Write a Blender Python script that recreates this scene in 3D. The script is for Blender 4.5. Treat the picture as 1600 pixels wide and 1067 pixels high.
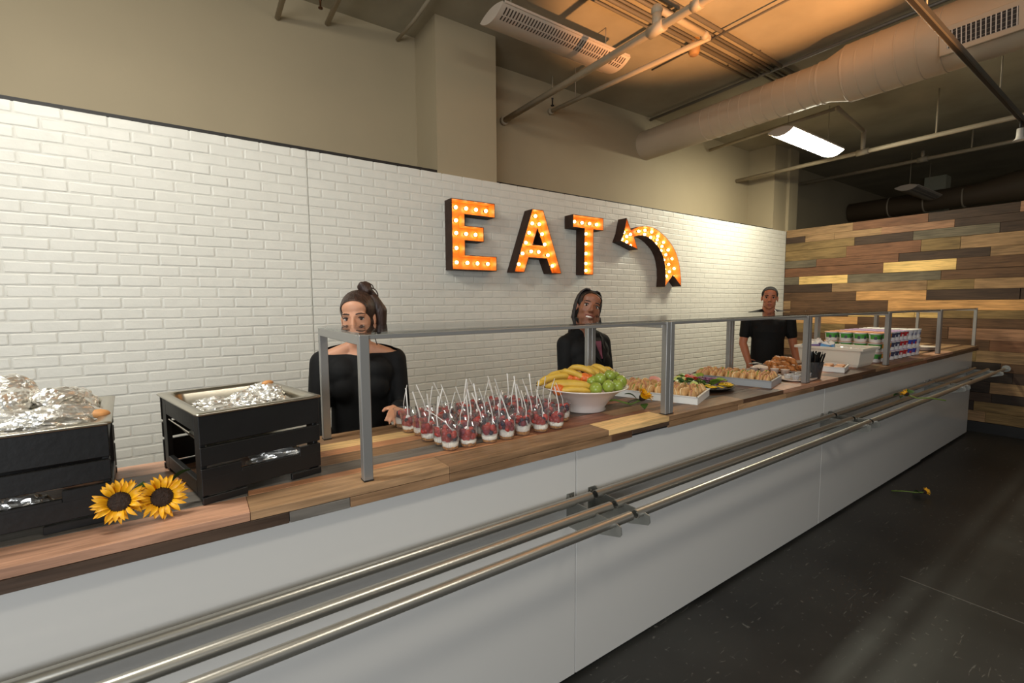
import bpy, bmesh, math, random
from mathutils import Vector, Matrix, Euler, noise
random.seed(7)
PI = math.pi
scene = bpy.context.scene
C = scene.collection
for o in list(bpy.data.objects): bpy.data.objects.remove(o)

# ------------------------------------------------------------------ camera
FPX = 719.0
RM = Matrix(((0.82397095, -0.05218483, 0.56422391),
             (-0.56659539, -0.06455232, 0.82146374),
             (-0.00644598, -0.99654892, -0.08275691)))       # world <- camera (x right, y down, z forward)
CAM = Vector((0, 0, 1.498))
cd = bpy.data.cameras.new('camera'); cam = bpy.data.objects.new('camera', cd); C.objects.link(cam)
cd.sensor_width = 36.0; cd.lens = FPX / 1600 * 36.0; cd.clip_start = 0.02
m4 = Matrix(((RM[0][0], -RM[0][1], -RM[0][2]), (RM[1][0], -RM[1][1], -RM[1][2]), (RM[2][0], -RM[2][1], -RM[2][2]))).to_4x4()
m4.translation = CAM
cam.matrix_world = m4
scene.camera = cam

# ------------------------------------------------------------------ world, lights, exposure
w = bpy.data.worlds.new('world'); scene.world = w; w.use_nodes = True
bg = w.node_tree.nodes['Background']; bg.inputs[0].default_value = (1.0, 0.98, 0.94, 1); bg.inputs[1].default_value = 0.18
scene.view_settings.view_transform = 'Standard'; scene.view_settings.look = 'None'
scene.view_settings.gamma = 1.0; scene.view_settings.exposure = 0.0
scene.view_settings.use_curve_mapping = False

def area(name, loc, target, sx, sy, power, col):
    l = bpy.data.lights.new(name, 'AREA'); l.shape = 'RECTANGLE'; l.size = sx; l.size_y = sy; l.energy = power; l.color = col
    o = bpy.data.objects.new(name, l); C.objects.link(o); o.location = loc
    o.rotation_euler = (Vector(target) - Vector(loc)).to_track_quat('-Z', 'Y').to_euler(); return o
def spot(name, loc, target, power, col, ang, blend, rad=0.05):
    l = bpy.data.lights.new(name, 'SPOT'); l.energy = power; l.color = col; l.spot_size = math.radians(ang); l.spot_blend = blend; l.shadow_soft_size = rad
    o = bpy.data.objects.new(name, l); C.objects.link(o); o.location = loc
    o.rotation_euler = (Vector(target) - Vector(loc)).to_track_quat('-Z', 'Y').to_euler(); return o
# daylight of the shop windows far behind and left of the camera
area('window_daylight', (-2.9, -2.5, 1.7), (0.2, 1.5, 0.8), 2.6, 2.0, 138, (0.90, 0.95, 1.0))
# another fluorescent fixture of the same make, outside the frame on the left
area('fluorescent_left', (-0.95, 1.75, 3.4), (-0.4, 2.9, 0), 1.2, 0.3, 53, (1.0, 0.975, 0.89))
area('fill_behind', (1.2, -0.6, 3.4), (1.5, 0.9, 0), 1.2, 0.3, 26, (1.0, 0.94, 0.82))  # added overhead fill behind the camera to brighten the room, no known fixture
# warm lamp shining up at the ceiling
spot('warm_uplight', (2.8, -0.35, 0.5), (3.15, 1.5, 3.74), 1500, (1.0, 0.46, 0.17), 42, 0.5)
scene.cycles.transparent_max_bounces = 48

# ------------------------------------------------------------------ pixel helpers (1600 x 1067 frame), each on a real plane of the room
def wray(px, py): return RM @ Vector(((px - 800) / FPX, (py - 533.5) / FPX, 1.0))
def at_z(px, py, z): d = wray(px, py); return CAM + d * ((z - CAM.z) / d.z)
def at_y(px, py, y): d = wray(px, py); return CAM + d * (y / d.y)
def at_x(px, py, x): d = wray(px, py); return CAM + d * (x / d.x)

# ------------------------------------------------------------------ mesh builder
class MB:
    def __init__(s): s.v = []; s.f = []; s.m = []; s.sm = []
    def add(s, vs, fs, mi=0, smooth=False):
        b = len(s.v); s.v += [tuple(v) for v in vs]
        for f in fs: s.f.append([b + i for i in f]); s.m.append(mi); s.sm.append(smooth)
        return s
    def box(s, x0, x1, y0, y1, z0, z1, mi=0, M=None):
        vs = [Vector((x, y, z)) for z in (z0, z1) for y in (y0, y1) for x in (x0, x1)]
        if M is not None: vs = [M @ v for v in vs]
        return s.add(vs, [(0, 2, 3, 1), (4, 5, 7, 6), (0, 1, 5, 4), (2, 6, 7, 3), (0, 4, 6, 2), (1, 3, 7, 5)], mi)
    def bbox(s, x0, x1, y0, y1, z0, z1, b=0.003, mi=0, M=None):
        # box with chamfered edges
        bm = bmesh.new(); bmesh.ops.create_cube(bm, size=1.0)
        for v in bm.verts: v.co = Vector(((x0 + x1) / 2 + v.co.x * (x1 - x0), (y0 + y1) / 2 + v.co.y * (y1 - y0), (z0 + z1) / 2 + v.co.z * (z1 - z0)))
        bmesh.ops.bevel(bm, geom=list(bm.edges), offset=b, segments=1, affect='EDGES', profile=0.5)
        bm.verts.index_update()
        vs = [v.co.copy() for v in bm.verts]
        if M is not None: vs = [M @ v for v in vs]
        s.add(vs, [[v.index for v in f.verts] for f in bm.faces], mi); bm.free(); return s
    def tube(s, pts, r, n=10, mi=0, caps=True, smooth=True):
        pts = [Vector(p) for p in pts]; rs = r if isinstance(r, (list, tuple)) else [r] * len(pts)
        vs = []; fs = []; prev = None
        for i, p in enumerate(pts):
            t = (pts[min(i + 1, len(pts) - 1)] - pts[max(i - 1, 0)]).normalized()
            a = prev if prev is not None else (Vector((0, 0, 1)) if abs(t.z) < 0.9 else Vector((1, 0, 0)))
            u = (a - t * a.dot(t)).normalized(); prev = u; w_ = t.cross(u)
            for k in range(n):
                an = 2 * PI * k / n; vs.append(p + (u * math.cos(an) + w_ * math.sin(an)) * rs[i])
        for i in range(len(pts) - 1):
            for k in range(n):
                fs.append((i * n + k, i * n + (k + 1) % n, (i + 1) * n + (k + 1) % n, (i + 1) * n + k))
        s.add(vs, fs, mi, smooth)
        if caps:
            b = len(s.v) - len(vs)
            s.f.append([b + k for k in range(n)][::-1]); s.m.append(mi); s.sm.append(False)
            s.f.append([b + (len(pts) - 1) * n + k for k in range(n)]); s.m.append(mi); s.sm.append(False)
        return s
    def lathe(s, prof, n=24, mi=0, smooth=True, M=None, sx=1, sy=1):
        vs = []; fs = []
        for r, z in prof:
            for k in range(n):
                a = 2 * PI * k / n; vs.append(Vector((r * sx * math.cos(a), r * sy * math.sin(a), z)))
        for i in range(len(prof) - 1):
            for k in range(n): fs.append((i * n + k, i * n + (k + 1) % n, (i + 1) * n + (k + 1) % n, (i + 1) * n + k))
        if M is not None: vs = [M @ v for v in vs]
        return s.add(vs, fs, mi, smooth)
    def prism(s, out, y0, y1, mi=0, hole=None):
        # outline in XZ extruded along Y
        n = len(out); vs = [Vector((x, y0, z)) for x, z in out] + [Vector((x, y1, z)) for x, z in out]
        fs = [tuple(range(n)), tuple(range(2 * n - 1, n - 1, -1))] + [(i, i + n, (i + 1) % n + n, (i + 1) % n) for i in range(n)]
        return s.add(vs, fs, mi)
    def ell(s, c, r, n=12, mi=0, M=None, smooth=True):
        vs = []; fs = []; c = Vector(c); m = n // 2 + 1
        rr = r if isinstance(r, (list, tuple)) else (r, r, r)
        vs.append(Vector((0, 0, -rr[2])))
        for i in range(1, m):
            th = -PI / 2 + PI * i / m
            for k in range(n):
                a = 2 * PI * k / n; vs.append(Vector((rr[0] * math.cos(th) * math.cos(a), rr[1] * math.cos(th) * math.sin(a), rr[2] * math.sin(th))))
        vs.append(Vector((0, 0, rr[2])))
        for k in range(n): fs.append((0, 1 + (k + 1) % n, 1 + k))
        for i in range(m - 2):
            for k in range(n): fs.append((1 + i * n + k, 1 + i * n + (k + 1) % n, 1 + (i + 1) * n + (k + 1) % n, 1 + (i + 1) * n + k))
        t = len(vs) - 1; q = 1 + (m - 2) * n
        for k in range(n): fs.append((t, q + k, q + (k + 1) % n))
        vs = [(M @ v if M is not None else v) + c for v in vs]
        return s.add(vs, fs, mi, smooth)
    def cap(s, p0, r0, p1, r1, n=14, mi=0):
        # tapered capsule
        p0 = Vector(p0); p1 = Vector(p1); t = (p1 - p0).normalized(); pts = []; rs = []
        for i in range(5): a = PI / 2 * (1 - i / 5); pts.append(p0 - t * r0 * math.sin(a)); rs.append(max(r0 * math.cos(a), 1e-4))
        pts.append(p0); rs.append(r0); pts.append(p1); rs.append(r1)
        for i in range(1, 6): a = PI / 2 * i / 5; pts.append(p1 + t * r1 * math.sin(a)); rs.append(max(r1 * math.cos(a), 1e-4))
        return s.tube(pts, rs, n, mi)
    def mesh(s, name, mats):
        me = bpy.data.meshes.new(name); me.from_pydata([tuple(v) for v in s.v], [], s.f)
        me.polygons.foreach_set('material_index', s.m); me.polygons.foreach_set('use_smooth', s.sm)
        for m_ in (mats if isinstance(mats, (list, tuple)) else [mats]): me.materials.append(m_)
        me.update(); return me

def link(name, me, parent=None, loc=(0, 0, 0), rot=(0, 0, 0), scale=(1, 1, 1)):
    o = bpy.data.objects.new(name, me); C.objects.link(o)
    if parent is not None: o.parent = parent
    o.location = loc; o.rotation_euler = rot; o.scale = scale if isinstance(scale, (list, tuple)) else (scale,) * 3
    return o
def part(name, mb, mat, parent, loc=(0, 0, 0), rot=(0, 0, 0), scale=(1, 1, 1), label=None):
    o = link(name, mb.mesh(name, mat) if isinstance(mb, MB) else mb, parent, loc, rot, scale)
    if label: o['label'] = label
    return o
def tag(o, label, cat, group=None):
    o['label'] = label; o['category'] = cat
    if group: o['group'] = group
    return o
def thing(name, label, cat, loc=(0, 0, 0), rotz=0.0, group=None):
    o = bpy.data.objects.new(name, None); C.objects.link(o); o.location = loc; o.rotation_euler = (0, 0, rotz); o.empty_display_size = 0.1
    return tag(o, label, cat, group)
def struct(name, mb, mat, parent=None, label=None):
    o = link(name, mb.mesh(name, mat) if isinstance(mb, MB) else mb, parent)
    if parent is None: o['kind'] = 'structure'
    if label: o['label'] = label
    return o
def copytree(o, parent=None):
    c = o.copy(); C.objects.link(c); c.parent = parent
    for ch in list(o.children): copytree(ch, c)
    return c
def shift(mb, off):
    mb.v = [(v[0] - off[0], v[1] - off[1], v[2] - off[2]) for v in mb.v]; return mb

# ------------------------------------------------------------------ materials
def s2l(c): return tuple(((v / 255) / 12.92 if v / 255 <= 0.04045 else ((v / 255 + 0.055) / 1.055) ** 2.4) for v in c)
MATS = {}
def mat(name, rgb, rough=0.5, metal=0.0, var=0.0, nscale=8.0, bump=0.0, bscale=None, emit=None, estr=0.0, spec=0.5, stretch=(1, 1, 1), sss=0.0, coat=0.0):
    if name in MATS: return MATS[name]
    m = bpy.data.materials.new(name); m.use_nodes = True; nt = m.node_tree; b = nt.nodes['Principled BSDF']
    col = s2l(rgb) + (1,)
    b.inputs['Base Color'].default_value = col; b.inputs['Roughness'].default_value = rough; b.inputs['Metallic'].default_value = metal
    b.inputs['Specular IOR Level'].default_value = spec
    if coat: b.inputs['Coat Weight'].default_value = coat
    if sss: b.inputs['Subsurface Weight'].default_value = sss; b.inputs['Subsurface Radius'].default_value = (0.01, 0.004, 0.002)
    if emit: b.inputs['Emission Color'].default_value = s2l(emit) + (1,); b.inputs['Emission Strength'].default_value = estr
    if var or bump:
        tc = nt.nodes.new('ShaderNodeTexCoord'); mp = nt.nodes.new('ShaderNodeMapping'); nt.links.new(tc.outputs['Object'], mp.inputs['Vector'])
        mp.inputs['Scale'].default_value = stretch
        oi = nt.nodes.new('ShaderNodeObjectInfo'); ml = nt.nodes.new('ShaderNodeMath'); ml.operation = 'MULTIPLY'; ml.inputs[1].default_value = 37.0
        nt.links.new(oi.outputs['Random'], ml.inputs[0]); cb = nt.nodes.new('ShaderNodeCombineXYZ')
        for i in range(3): nt.links.new(ml.outputs[0], cb.inputs[i])
        nt.links.new(cb.outputs[0], mp.inputs['Location'])
    if var:
        n = nt.nodes.new('ShaderNodeTexNoise'); n.inputs['Scale'].default_value = nscale; n.inputs['Detail'].default_value = 6; nt.links.new(mp.outputs[0], n.inputs['Vector'])
        rp = nt.nodes.new('ShaderNodeValToRGB'); nt.links.new(n.outputs['Fac'], rp.inputs[0])
        lo = tuple(max(0, c * (1 - var)) for c in col[:3]); hi = tuple(min(1, c * (1 + var)) for c in col[:3])
        rp.color_ramp.elements[0].position = 0.3; rp.color_ramp.elements[1].position = 0.7
        rp.color_ramp.elements[0].color = lo + (1,); rp.color_ramp.elements[1].color = hi + (1,)
        nt.links.new(rp.outputs[0], b.inputs['Base Color'])
    if bump:
        n2 = nt.nodes.new('ShaderNodeTexNoise'); n2.inputs['Scale'].default_value = bscale or nscale; n2.inputs['Detail'].default_value = 4; nt.links.new(mp.outputs[0], n2.inputs['Vector'])
        bp = nt.nodes.new('ShaderNodeBump'); bp.inputs['Strength'].default_value = bump; bp.inputs['Distance'].default_value = 0.01
        nt.links.new(n2.outputs['Fac'], bp.inputs['Height']); nt.links.new(bp.outputs[0], b.inputs['Normal'])
    MATS[name] = m; return m
def wood(name, rgb, axis=0, rough=0.6, contrast=0.45):
    # sawn board: grain stretched along the board, knots, slow stains
    if name in MATS: return MATS[name]
    m = mat(name, rgb, rough); nt = m.node_tree; b = nt.nodes['Principled BSDF']; b.inputs['Specular IOR Level'].default_value = 0.3
    tc = nt.nodes.new('ShaderNodeTexCoord'); oi = nt.nodes.new('ShaderNodeObjectInfo')
    ml = nt.nodes.new('ShaderNodeMath'); ml.operation = 'MULTIPLY'; ml.inputs[1].default_value = 53.0; nt.links.new(oi.outputs['Random'], ml.inputs[0])
    cb = nt.nodes.new('ShaderNodeCombineXYZ')
    for i in range(3): nt.links.new(ml.outputs[0], cb.inputs[i])
    def noi(sc, scale, det):
        mp = nt.nodes.new('ShaderNodeMapping'); mp.inputs['Scale'].default_value = sc
        nt.links.new(tc.outputs['Object'], mp.inputs['Vector']); nt.links.new(cb.outputs[0], mp.inputs['Location'])
        n = nt.nodes.new('ShaderNodeTexNoise'); n.inputs['Scale'].default_value = scale; n.inputs['Detail'].default_value = det; n.inputs['Distortion'].default_value = 0.6
        nt.links.new(mp.outputs[0], n.inputs['Vector']); return n
    st = [14.0, 14.0, 14.0]; st[axis] = 1.0
    g = noi(st, 5.0, 8); st2 = [3.0, 3.0, 3.0]; st2[axis] = 1.2; s = noi(st2, 2.2, 4)
    mx = nt.nodes.new('ShaderNodeMath'); mx.operation = 'ADD'
    h1 = nt.nodes.new('ShaderNodeMath'); h1.operation = 'MULTIPLY'; h1.inputs[1].default_value = 0.6; nt.links.new(g.outputs['Fac'], h1.inputs[0])
    h2 = nt.nodes.new('ShaderNodeMath'); h2.operation = 'MULTIPLY'; h2.inputs[1].default_value = 0.4; nt.links.new(s.outputs['Fac'], h2.inputs[0])
    nt.links.new(h1.outputs[0], mx.inputs[0]); nt.links.new(h2.outputs[0], mx.inputs[1])
    rp = nt.nodes.new('ShaderNodeValToRGB'); nt.links.new(mx.outputs[0], rp.inputs[0])
    c = s2l(rgb); rp.color_ramp.elements[0].position = 0.34; rp.color_ramp.elements[1].position = 0.64
    rp.color_ramp.elements[0].color = tuple(v * (1 - contrast) for v in c) + (1,); rp.color_ramp.elements[1].color = tuple(min(1, v * (1 + contrast * 0.7)) for v in c) + (1,)
    nt.links.new(rp.outputs[0], b.inputs['Base Color'])
    bp = nt.nodes.new('ShaderNodeBump'); bp.inputs['Strength'].default_value = 0.25; bp.inputs['Distance'].default_value = 0.004
    nt.links.new(g.outputs['Fac'], bp.inputs['Height']); nt.links.new(bp.outputs[0], b.inputs['Normal'])
    return m
def clear(name, tint=(1, 1, 1), ior=1.45, rough=0.02, body=0.0, bodycol=(0.8, 0.8, 0.8)):
    # thin clear sheet: Fresnel reflection over straight transparency
    if name in MATS: return MATS[name]
    m = bpy.data.materials.new(name); m.use_nodes = True; nt = m.node_tree
    for n in list(nt.nodes): nt.nodes.remove(n)
    out = nt.nodes.new('ShaderNodeOutputMaterial'); tr = nt.nodes.new('ShaderNodeBsdfTransparent'); tr.inputs[0].default_value = tint + (1,)
    gl = nt.nodes.new('ShaderNodeBsdfGlossy'); gl.inputs['Roughness'].default_value = rough
    # Schlick reflectance, the same from both sides of the sheet
    ge = nt.nodes.new('ShaderNodeNewGeometry'); dp = nt.nodes.new('ShaderNodeVectorMath'); dp.operation = 'DOT_PRODUCT'
    nt.links.new(ge.outputs['Normal'], dp.inputs[0]); nt.links.new(ge.outputs['Incoming'], dp.inputs[1])
    def mth(op, a, b_=None):
        q = nt.nodes.new('ShaderNodeMath'); q.operation = op
        for i_, v_ in enumerate((a, b_)):
            if v_ is None: continue
            if isinstance(v_, (int, float)): q.inputs[i_].default_value = v_
            else: nt.links.new(v_, q.inputs[i_])
        return q.outputs[0]
    f0 = ((ior - 1) / (ior + 1)) ** 2
    fr = mth('ADD', mth('MULTIPLY', mth('POWER', mth('SUBTRACT', 1.0, mth('ABSOLUTE', dp.outputs['Value'])), 5.0), 1 - f0), f0)
    mx = nt.nodes.new('ShaderNodeMixShader'); nt.links.new(fr, mx.inputs[0]); nt.links.new(gl.outputs[0], mx.inputs[2])
    if body:
        df = nt.nodes.new('ShaderNodeBsdfDiffuse'); df.inputs[0].default_value = bodycol + (1,); m2 = nt.nodes.new('ShaderNodeMixShader'); m2.inputs[0].default_value = body
        nt.links.new(tr.outputs[0], m2.inputs[1]); nt.links.new(df.outputs[0], m2.inputs[2]); nt.links.new(m2.outputs[0], mx.inputs[1])
    else: nt.links.new(tr.outputs[0], mx.inputs[1])
    nt.links.new(mx.outputs[0], out.inputs[0]); MATS[name] = m; return m
# ================================================================== ROOM
M_ceil = mat('ceiling_paint', (164, 154, 130), 0.8, var=0.18, nscale=1.6, bump=0.25, bscale=9)
M_wallp = mat('wall_paint', (164, 149, 120), 0.7, var=0.05, nscale=1.2, bump=0.04, bscale=30)
M_dark = mat('black_trim', (26, 21, 16), 0.6)
CEIL = 3.745
YB = 3.84            # painted wall behind the brick partition
# floor: dark sealed concrete with scuffs, crumbs and a pale joint line
mf = mat('floor_concrete', (40, 40, 38), 0.28, spec=0.5); nt = mf.node_tree; b = nt.nodes['Principled BSDF']
tc = nt.nodes.new('ShaderNodeTexCoord'); n1 = nt.nodes.new('ShaderNodeTexNoise'); n1.inputs['Scale'].default_value = 1.3; n1.inputs['Detail'].default_value = 8
nt.links.new(tc.outputs['Object'], n1.inputs['Vector'])
r1 = nt.nodes.new('ShaderNodeValToRGB'); r1.color_ramp.elements[0].position = 0.35; r1.color_ramp.elements[1].position = 0.72
r1.color_ramp.elements[0].color = s2l((38, 38, 36)) + (1,); r1.color_ramp.elements[1].color = s2l((60, 60, 57)) + (1,); nt.links.new(n1.outputs['Fac'], r1.inputs[0])
def scuff(sc, scale, lo, hi, dist):
    mp = nt.nodes.new('ShaderNodeMapping'); mp.inputs['Scale'].default_value = sc; mp.inputs['Rotation'].default_value = (0, 0, 0.6); nt.links.new(tc.outputs['Object'], mp.inputs['Vector'])
    n = nt.nodes.new('ShaderNodeTexNoise'); n.inputs['Scale'].default_value = scale; n.inputs['Detail'].default_value = 3; n.inputs['Distortion'].default_value = dist; nt.links.new(mp.outputs[0], n.inputs['Vector'])
    r = nt.nodes.new('ShaderNodeValToRGB'); r.color_ramp.elements[0].position = lo; r.color_ramp.elements[1].position = hi; nt.links.new(n.outputs['Fac'], r.inputs[0]); return r
sc1 = scuff((1, 1, 1), 34, 0.665, 0.72, 0.3); sc2 = scuff((3, 26, 1), 2.2, 0.68, 0.73, 1.2)
mxa = nt.nodes.new('ShaderNodeMath'); mxa.operation = 'MAXIMUM'; nt.links.new(sc1.outputs[0], mxa.inputs[0]); nt.links.new(sc2.outputs[0], mxa.inputs[1])
half = nt.nodes.new('ShaderNodeMath'); half.operation = 'MULTIPLY'; half.inputs[1].default_value = 0.35; nt.links.new(mxa.outputs[0], half.inputs[0])
mc = nt.nodes.new('ShaderNodeMix'); mc.data_type = 'RGBA'; nt.links.new(half.outputs[0], mc.inputs[0]); nt.links.new(r1.outputs[0], mc.inputs[6]); mc.inputs[7].default_value = s2l((150, 148, 140)) + (1,)
nt.links.new(mc.outputs[2], b.inputs['Base Color'])
rr = nt.nodes.new('ShaderNodeMapRange'); rr.inputs[3].default_value = 0.34; rr.inputs[4].default_value = 0.55; nt.links.new(n1.outputs['Fac'], rr.inputs[0]); nt.links.new(rr.outputs[0], b.inputs['Roughness'])
floor = struct('floor', MB().box(-5, 13, -5, YB, -0.1, 0), mf)
struct('floor_joint', MB().box(3.094, 3.102, -1.2, 0.78, 0.0, 0.0012), mat('joint_paint', (92, 90, 84), 0.6), floor)
struct('ceiling', MB().box(-5, 13, -5, YB + 0.1, CEIL, CEIL + 0.15), M_ceil)
struct('wall_back', MB().box(-5, 13, YB, YB + 0.12, 0, CEIL), M_wallp)
struct('wall_right', MB().box(12.9, 13, -5, YB, 0, CEIL), M_wallp)
struct('wall_column_1', MB().box(1.655, 2.215, 3.442, YB, 0, CEIL), M_wallp)
struct('wall_column_2', MB().box(7.36, 7.62, 3.42, YB, 0, CEIL), M_wallp)
struct('wall_column_3', MB().box(6.99, 7.36, 3.46, YB, 0, CEIL), M_wallp)

# ------------------------------------------------------------------ white brick partition
YW = 3.41; WTOP = 2.53; BX0 = -1.65; BX1 = 7.3
M_brick = mat('white_brick_paint', (222, 219, 208), 0.42, var=0.03, nscale=14, bump=0.10, bscale=60)
M_mort = mat('white_mortar', (214, 211, 200), 0.5, bump=0.08, bscale=80)
wall = struct('wall_brick', MB().box(BX0, BX1, YW + 0.0028, YW + 0.04, 0, WTOP), M_mort, label='white painted brick partition behind the serving counter')
SEAM = 0.673
struct('panel_seam', MB().box(SEAM - 0.0015, SEAM + 0.0015, YW - 0.0005, YW + 0.008, 0.0, WTOP), mat('seam_shadow', (160, 156, 144), 0.8), wall)
struct('trim_1', MB().box(BX0, 1.654, YW + 0.04, YW + 0.075, WTOP - 0.03, WTOP + 0.034), M_dark)
struct('trim_2', MB().box(2.216, 6.985, YW + 0.04, YW + 0.075, WTOP - 0.03, WTOP + 0.024), M_dark)
def brick_geo(L, seed, H=0.0555, proud=0.0022):
    # hand moulded brick face: rounded, slightly uneven edges, front at y = 0
    rg = random.Random(seed); j = lambda s: rg.uniform(-s, s)
    xs = [0, 0.003 + abs(j(.002)), L * 0.33, L * 0.67, L - 0.003 - abs(j(.002)), L]
    vs = []
    top = [H + j(.0012) for _ in xs]; bot = [j(.0012) for _ in xs]
    ed = 0.0062
    outer = [(xs[0], bot[0] + .005)] + [(xs[i], bot[i]) for i in range(1, 5)] + [(xs[5], bot[5] + .005), (xs[5], top[5] - .005)] + [(xs[i], top[i]) for i in range(4, 0, -1)] + [(xs[0], top[0] - .005)]
    n = len(outer); cx, cz = L / 2, H / 2
    inner = [(x + (ed if x < cx else -ed) * (0.9 if abs(x - cx) > L * 0.3 else 0.0), z + (ed * 0.8 if z < cz else -ed * 0.8)) for x, z in outer]
    vs = [Vector((x, proud, z)) for x, z in outer] + [Vector((x, 0.0006 + j(.0007), z)) for x, z in inner]
    fs = [(i, (i + 1) % n, n + (i + 1) % n, n + i) for i in range(n)] + [tuple(n + i for i in range(n))]
    return vs, fs
BL = 0.1835 - 0.006
variants = []
for k in range(8):
    vs, fs = brick_geo(BL, 100 + k); mb = MB().add(vs, fs); mb.sm = [False] * len(mb.f); variants.append(mb.mesh('brick', M_brick))
rest = MB(); near = []
for i in range(-30, 10):
    z = 1.9194 + 0.0619 * i
    x = (-0.615 if i % 2 == 0 else -0.5262) - 0.1835 * 8
    while x < BX1:
        a = x + 0.006; e = x + 0.1835
        pieces = [(a, e)]
        if a < SEAM < e: pieces = [(a, SEAM - 0.002), (SEAM + 0.002, e)]
        for (p, q) in pieces:
            p = max(p, BX0); q = min(q, BX1 - 0.001)
            if q - p < 0.02: continue
            full = abs(q - p - BL) < 1e-3
            if full and -0.98 < p < 0.52 and z > 0.98: near.append((p, z))
            else:
                vs, fs = brick_geo(q - p, random.randint(0, 10 ** 6)); rest.add([v + Vector((p, YW, z)) for v in vs], fs)
        x += 0.1835
near.sort(key=lambda t: t[0])
for k, (x, z) in enumerate(near):
    if k < 298: link('brick', variants[(k * 5) % 8], wall, (x, YW + random.uniform(-0.0012, 0.0008), z))
    else:
        vs, fs = brick_geo(BL, k); rest.add([v + Vector((x, YW, z)) for v in vs], fs)
ro = link('brick_rows', rest.mesh('brick_rows', M_brick), wall); ro['kind'] = 'stuff'

# ------------------------------------------------------------------ reclaimed wood wall
XW = 7.3
WC = dict(L=(216, 178, 110), O=(196, 146, 90), T=(142, 112, 78), P=(146, 108, 80), R=(114, 78, 54), B=(94, 68, 46), D=(66, 50, 38), K=(50, 40, 32), G=(100, 90, 72), V=(126, 102, 64))
def wmat(c): return wood('wall_plank_' + c, WC[c], axis=1, rough=0.65)
struct('wall_wood', MB().box(XW + 0.02, XW + 0.06, -2.2, YW + 0.03, 0, 2.53), M_dark, label='dark backing of the plank partition')
wwall = bpy.data.objects['wall_wood']
zb = [2.545, 2.435, 2.345, 2.235, 2.09, 1.985, 1.855, 1.742, 1.626, 1.505, 1.385, 1.29, 1.185, 1.05, 0.93, 0.80, 0.70, 0.58, 0.455, 0.35, 0.24, 0.12]
rows = [
 [(2.57, 'T'), (1.8, 'R'), (1.05, 'D'), (.5, 'P')],
 [(3.15, 'D'), (2.78, 'T'), (2.25, 'T'), (1.56, 'P'), (.6, 'D')],
 [(2.54, 'V'), (1.93, 'D'), (1.19, 'G'), (.4, 'D')],
 [(2.63, 'V'), (1.85, 'R'), (1.5, 'V'), (.7, 'T')],
 [(2.99, 'G'), (2.06, 'R'), (1.25, 'D'), (.5, 'T')],
 [(2.21, 'R'), (1.52, 'L'), (.6, 'B')],
 [(3.21, 'G'), (2.6, 'L'), (1.65, 'G'), (.8, 'B')],
 [(2.78, 'D'), (1.77, 'T'), (1.36, 'V'), (.5, 'T')],
 [(2.49, 'B'), (1.77, 'O'), (1.0, 'D'), (.3, 'D')],
 [(3.31, 'T'), (2.14, 'B'), (.7, 'O')],
 [(2.57, 'B'), (1.87, 'L'), (1.63, 'L'), (.9, 'V')],
 [(2.46, 'O'), (1.36, 'B'), (.6, 'B')],
 [(2.6, 'V'), (1.55, 'B'), (.6, 'P')],
 [(2.4, 'B'), (1.2, 'B'), (.5, 'R')],
 [(2.2, 'T'), (1.3, 'V'), (.4, 'T')],
 [(2.6, 'B'), (1.1, 'K'), (.6, 'B')],
 [(2.0, 'D'), (1.0, 'K'), (.2, 'D')],
 [(2.3, 'B'), (1.17, 'K'), (.5, 'T')],
 [(2.5, 'D'), (1.15, 'D'), (.3, 'K')],
 [(2.1, 'B'), (1.29, 'K'), (.4, 'V')],
 [(2.4, 'K'), (1.187, 'T'), (.4, 'V')],
]
for ri, row in enumerate(rows):
    y1 = YW; z1 = zb[ri] - 0.001; z0 = zb[ri + 1] + 0.001
    row = row + [(row[-1][0] - 0.9, random.choice('BDTR')), (-2.2, random.choice('DBT'))]
    for (y0, c) in row:
        if y0 >= y1: continue
        t = random.uniform(0.014, 0.024)
        mb = MB().bbox(-t / 2, t / 2, -(y1 - y0) / 2 + 0.0008, (y1 - y0) / 2 - 0.0008, -(z1 - z0) / 2, (z1 - z0) / 2, 0.0015)
        part('plank', mb, wmat(c), wwall, (XW + 0.02 - t / 2, (y0 + y1) / 2, (z0 + z1) / 2)); y1 = y0
struct('baseboard_right', MB().box(XW - 0.006, XW + 0.02, -2.2, YW, 0, 0.118), mat('rubber_base', (24, 23, 21), 0.5))

# ================================================================== COUNTER
YP = 1.285; YF = 1.245; ZC = 1.0; CXE = 7.10; YK = 1.83
M_panel = mat('white_laminate', (208, 205, 199), 0.24, spec=0.5, coat=0.0)
M_body = mat('cabinet_white', (190, 190, 188), 0.5)
seams = [-3.1, -0.99, 1.179, 3.346, 5.454, CXE - 0.03]
ul = ['white laminate counter unit in the foreground at the left edge of the picture', 'white laminate counter unit under the foil-filled crates and berry cups',
      'white laminate counter unit under the bowl of fruit and bread trays', 'white laminate counter unit under the milk tub and cereal cups', 'white laminate counter unit farthest away against the plank wall']
for i in range(5):
    x0, x1 = seams[i], seams[i + 1]
    t = thing('counter_unit', ul[i], 'counter', ((x0 + x1) / 2, YP, 0), 0, 'counter units'); hw = (x1 - x0) / 2
    zb0 = 0.02 if i != 4 else 0.026
    part('cabinet_body', MB().box(-hw + 0.001, hw - 0.001, 0.018, YK - YP - 0.03, 0.06, 0.9475), M_body, t)
    part('front_panel', MB().bbox(-hw + 0.002, hw - 0.002, 0.0 if i != 4 else 0.003, 0.018, zb0, 0.9475, 0.0012), M_panel, t)
    part('toe_kick', MB().box(-hw + 0.001, hw - 0.001, 0.035, 0.06, 0.0, 0.06), M_dark, t)
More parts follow.
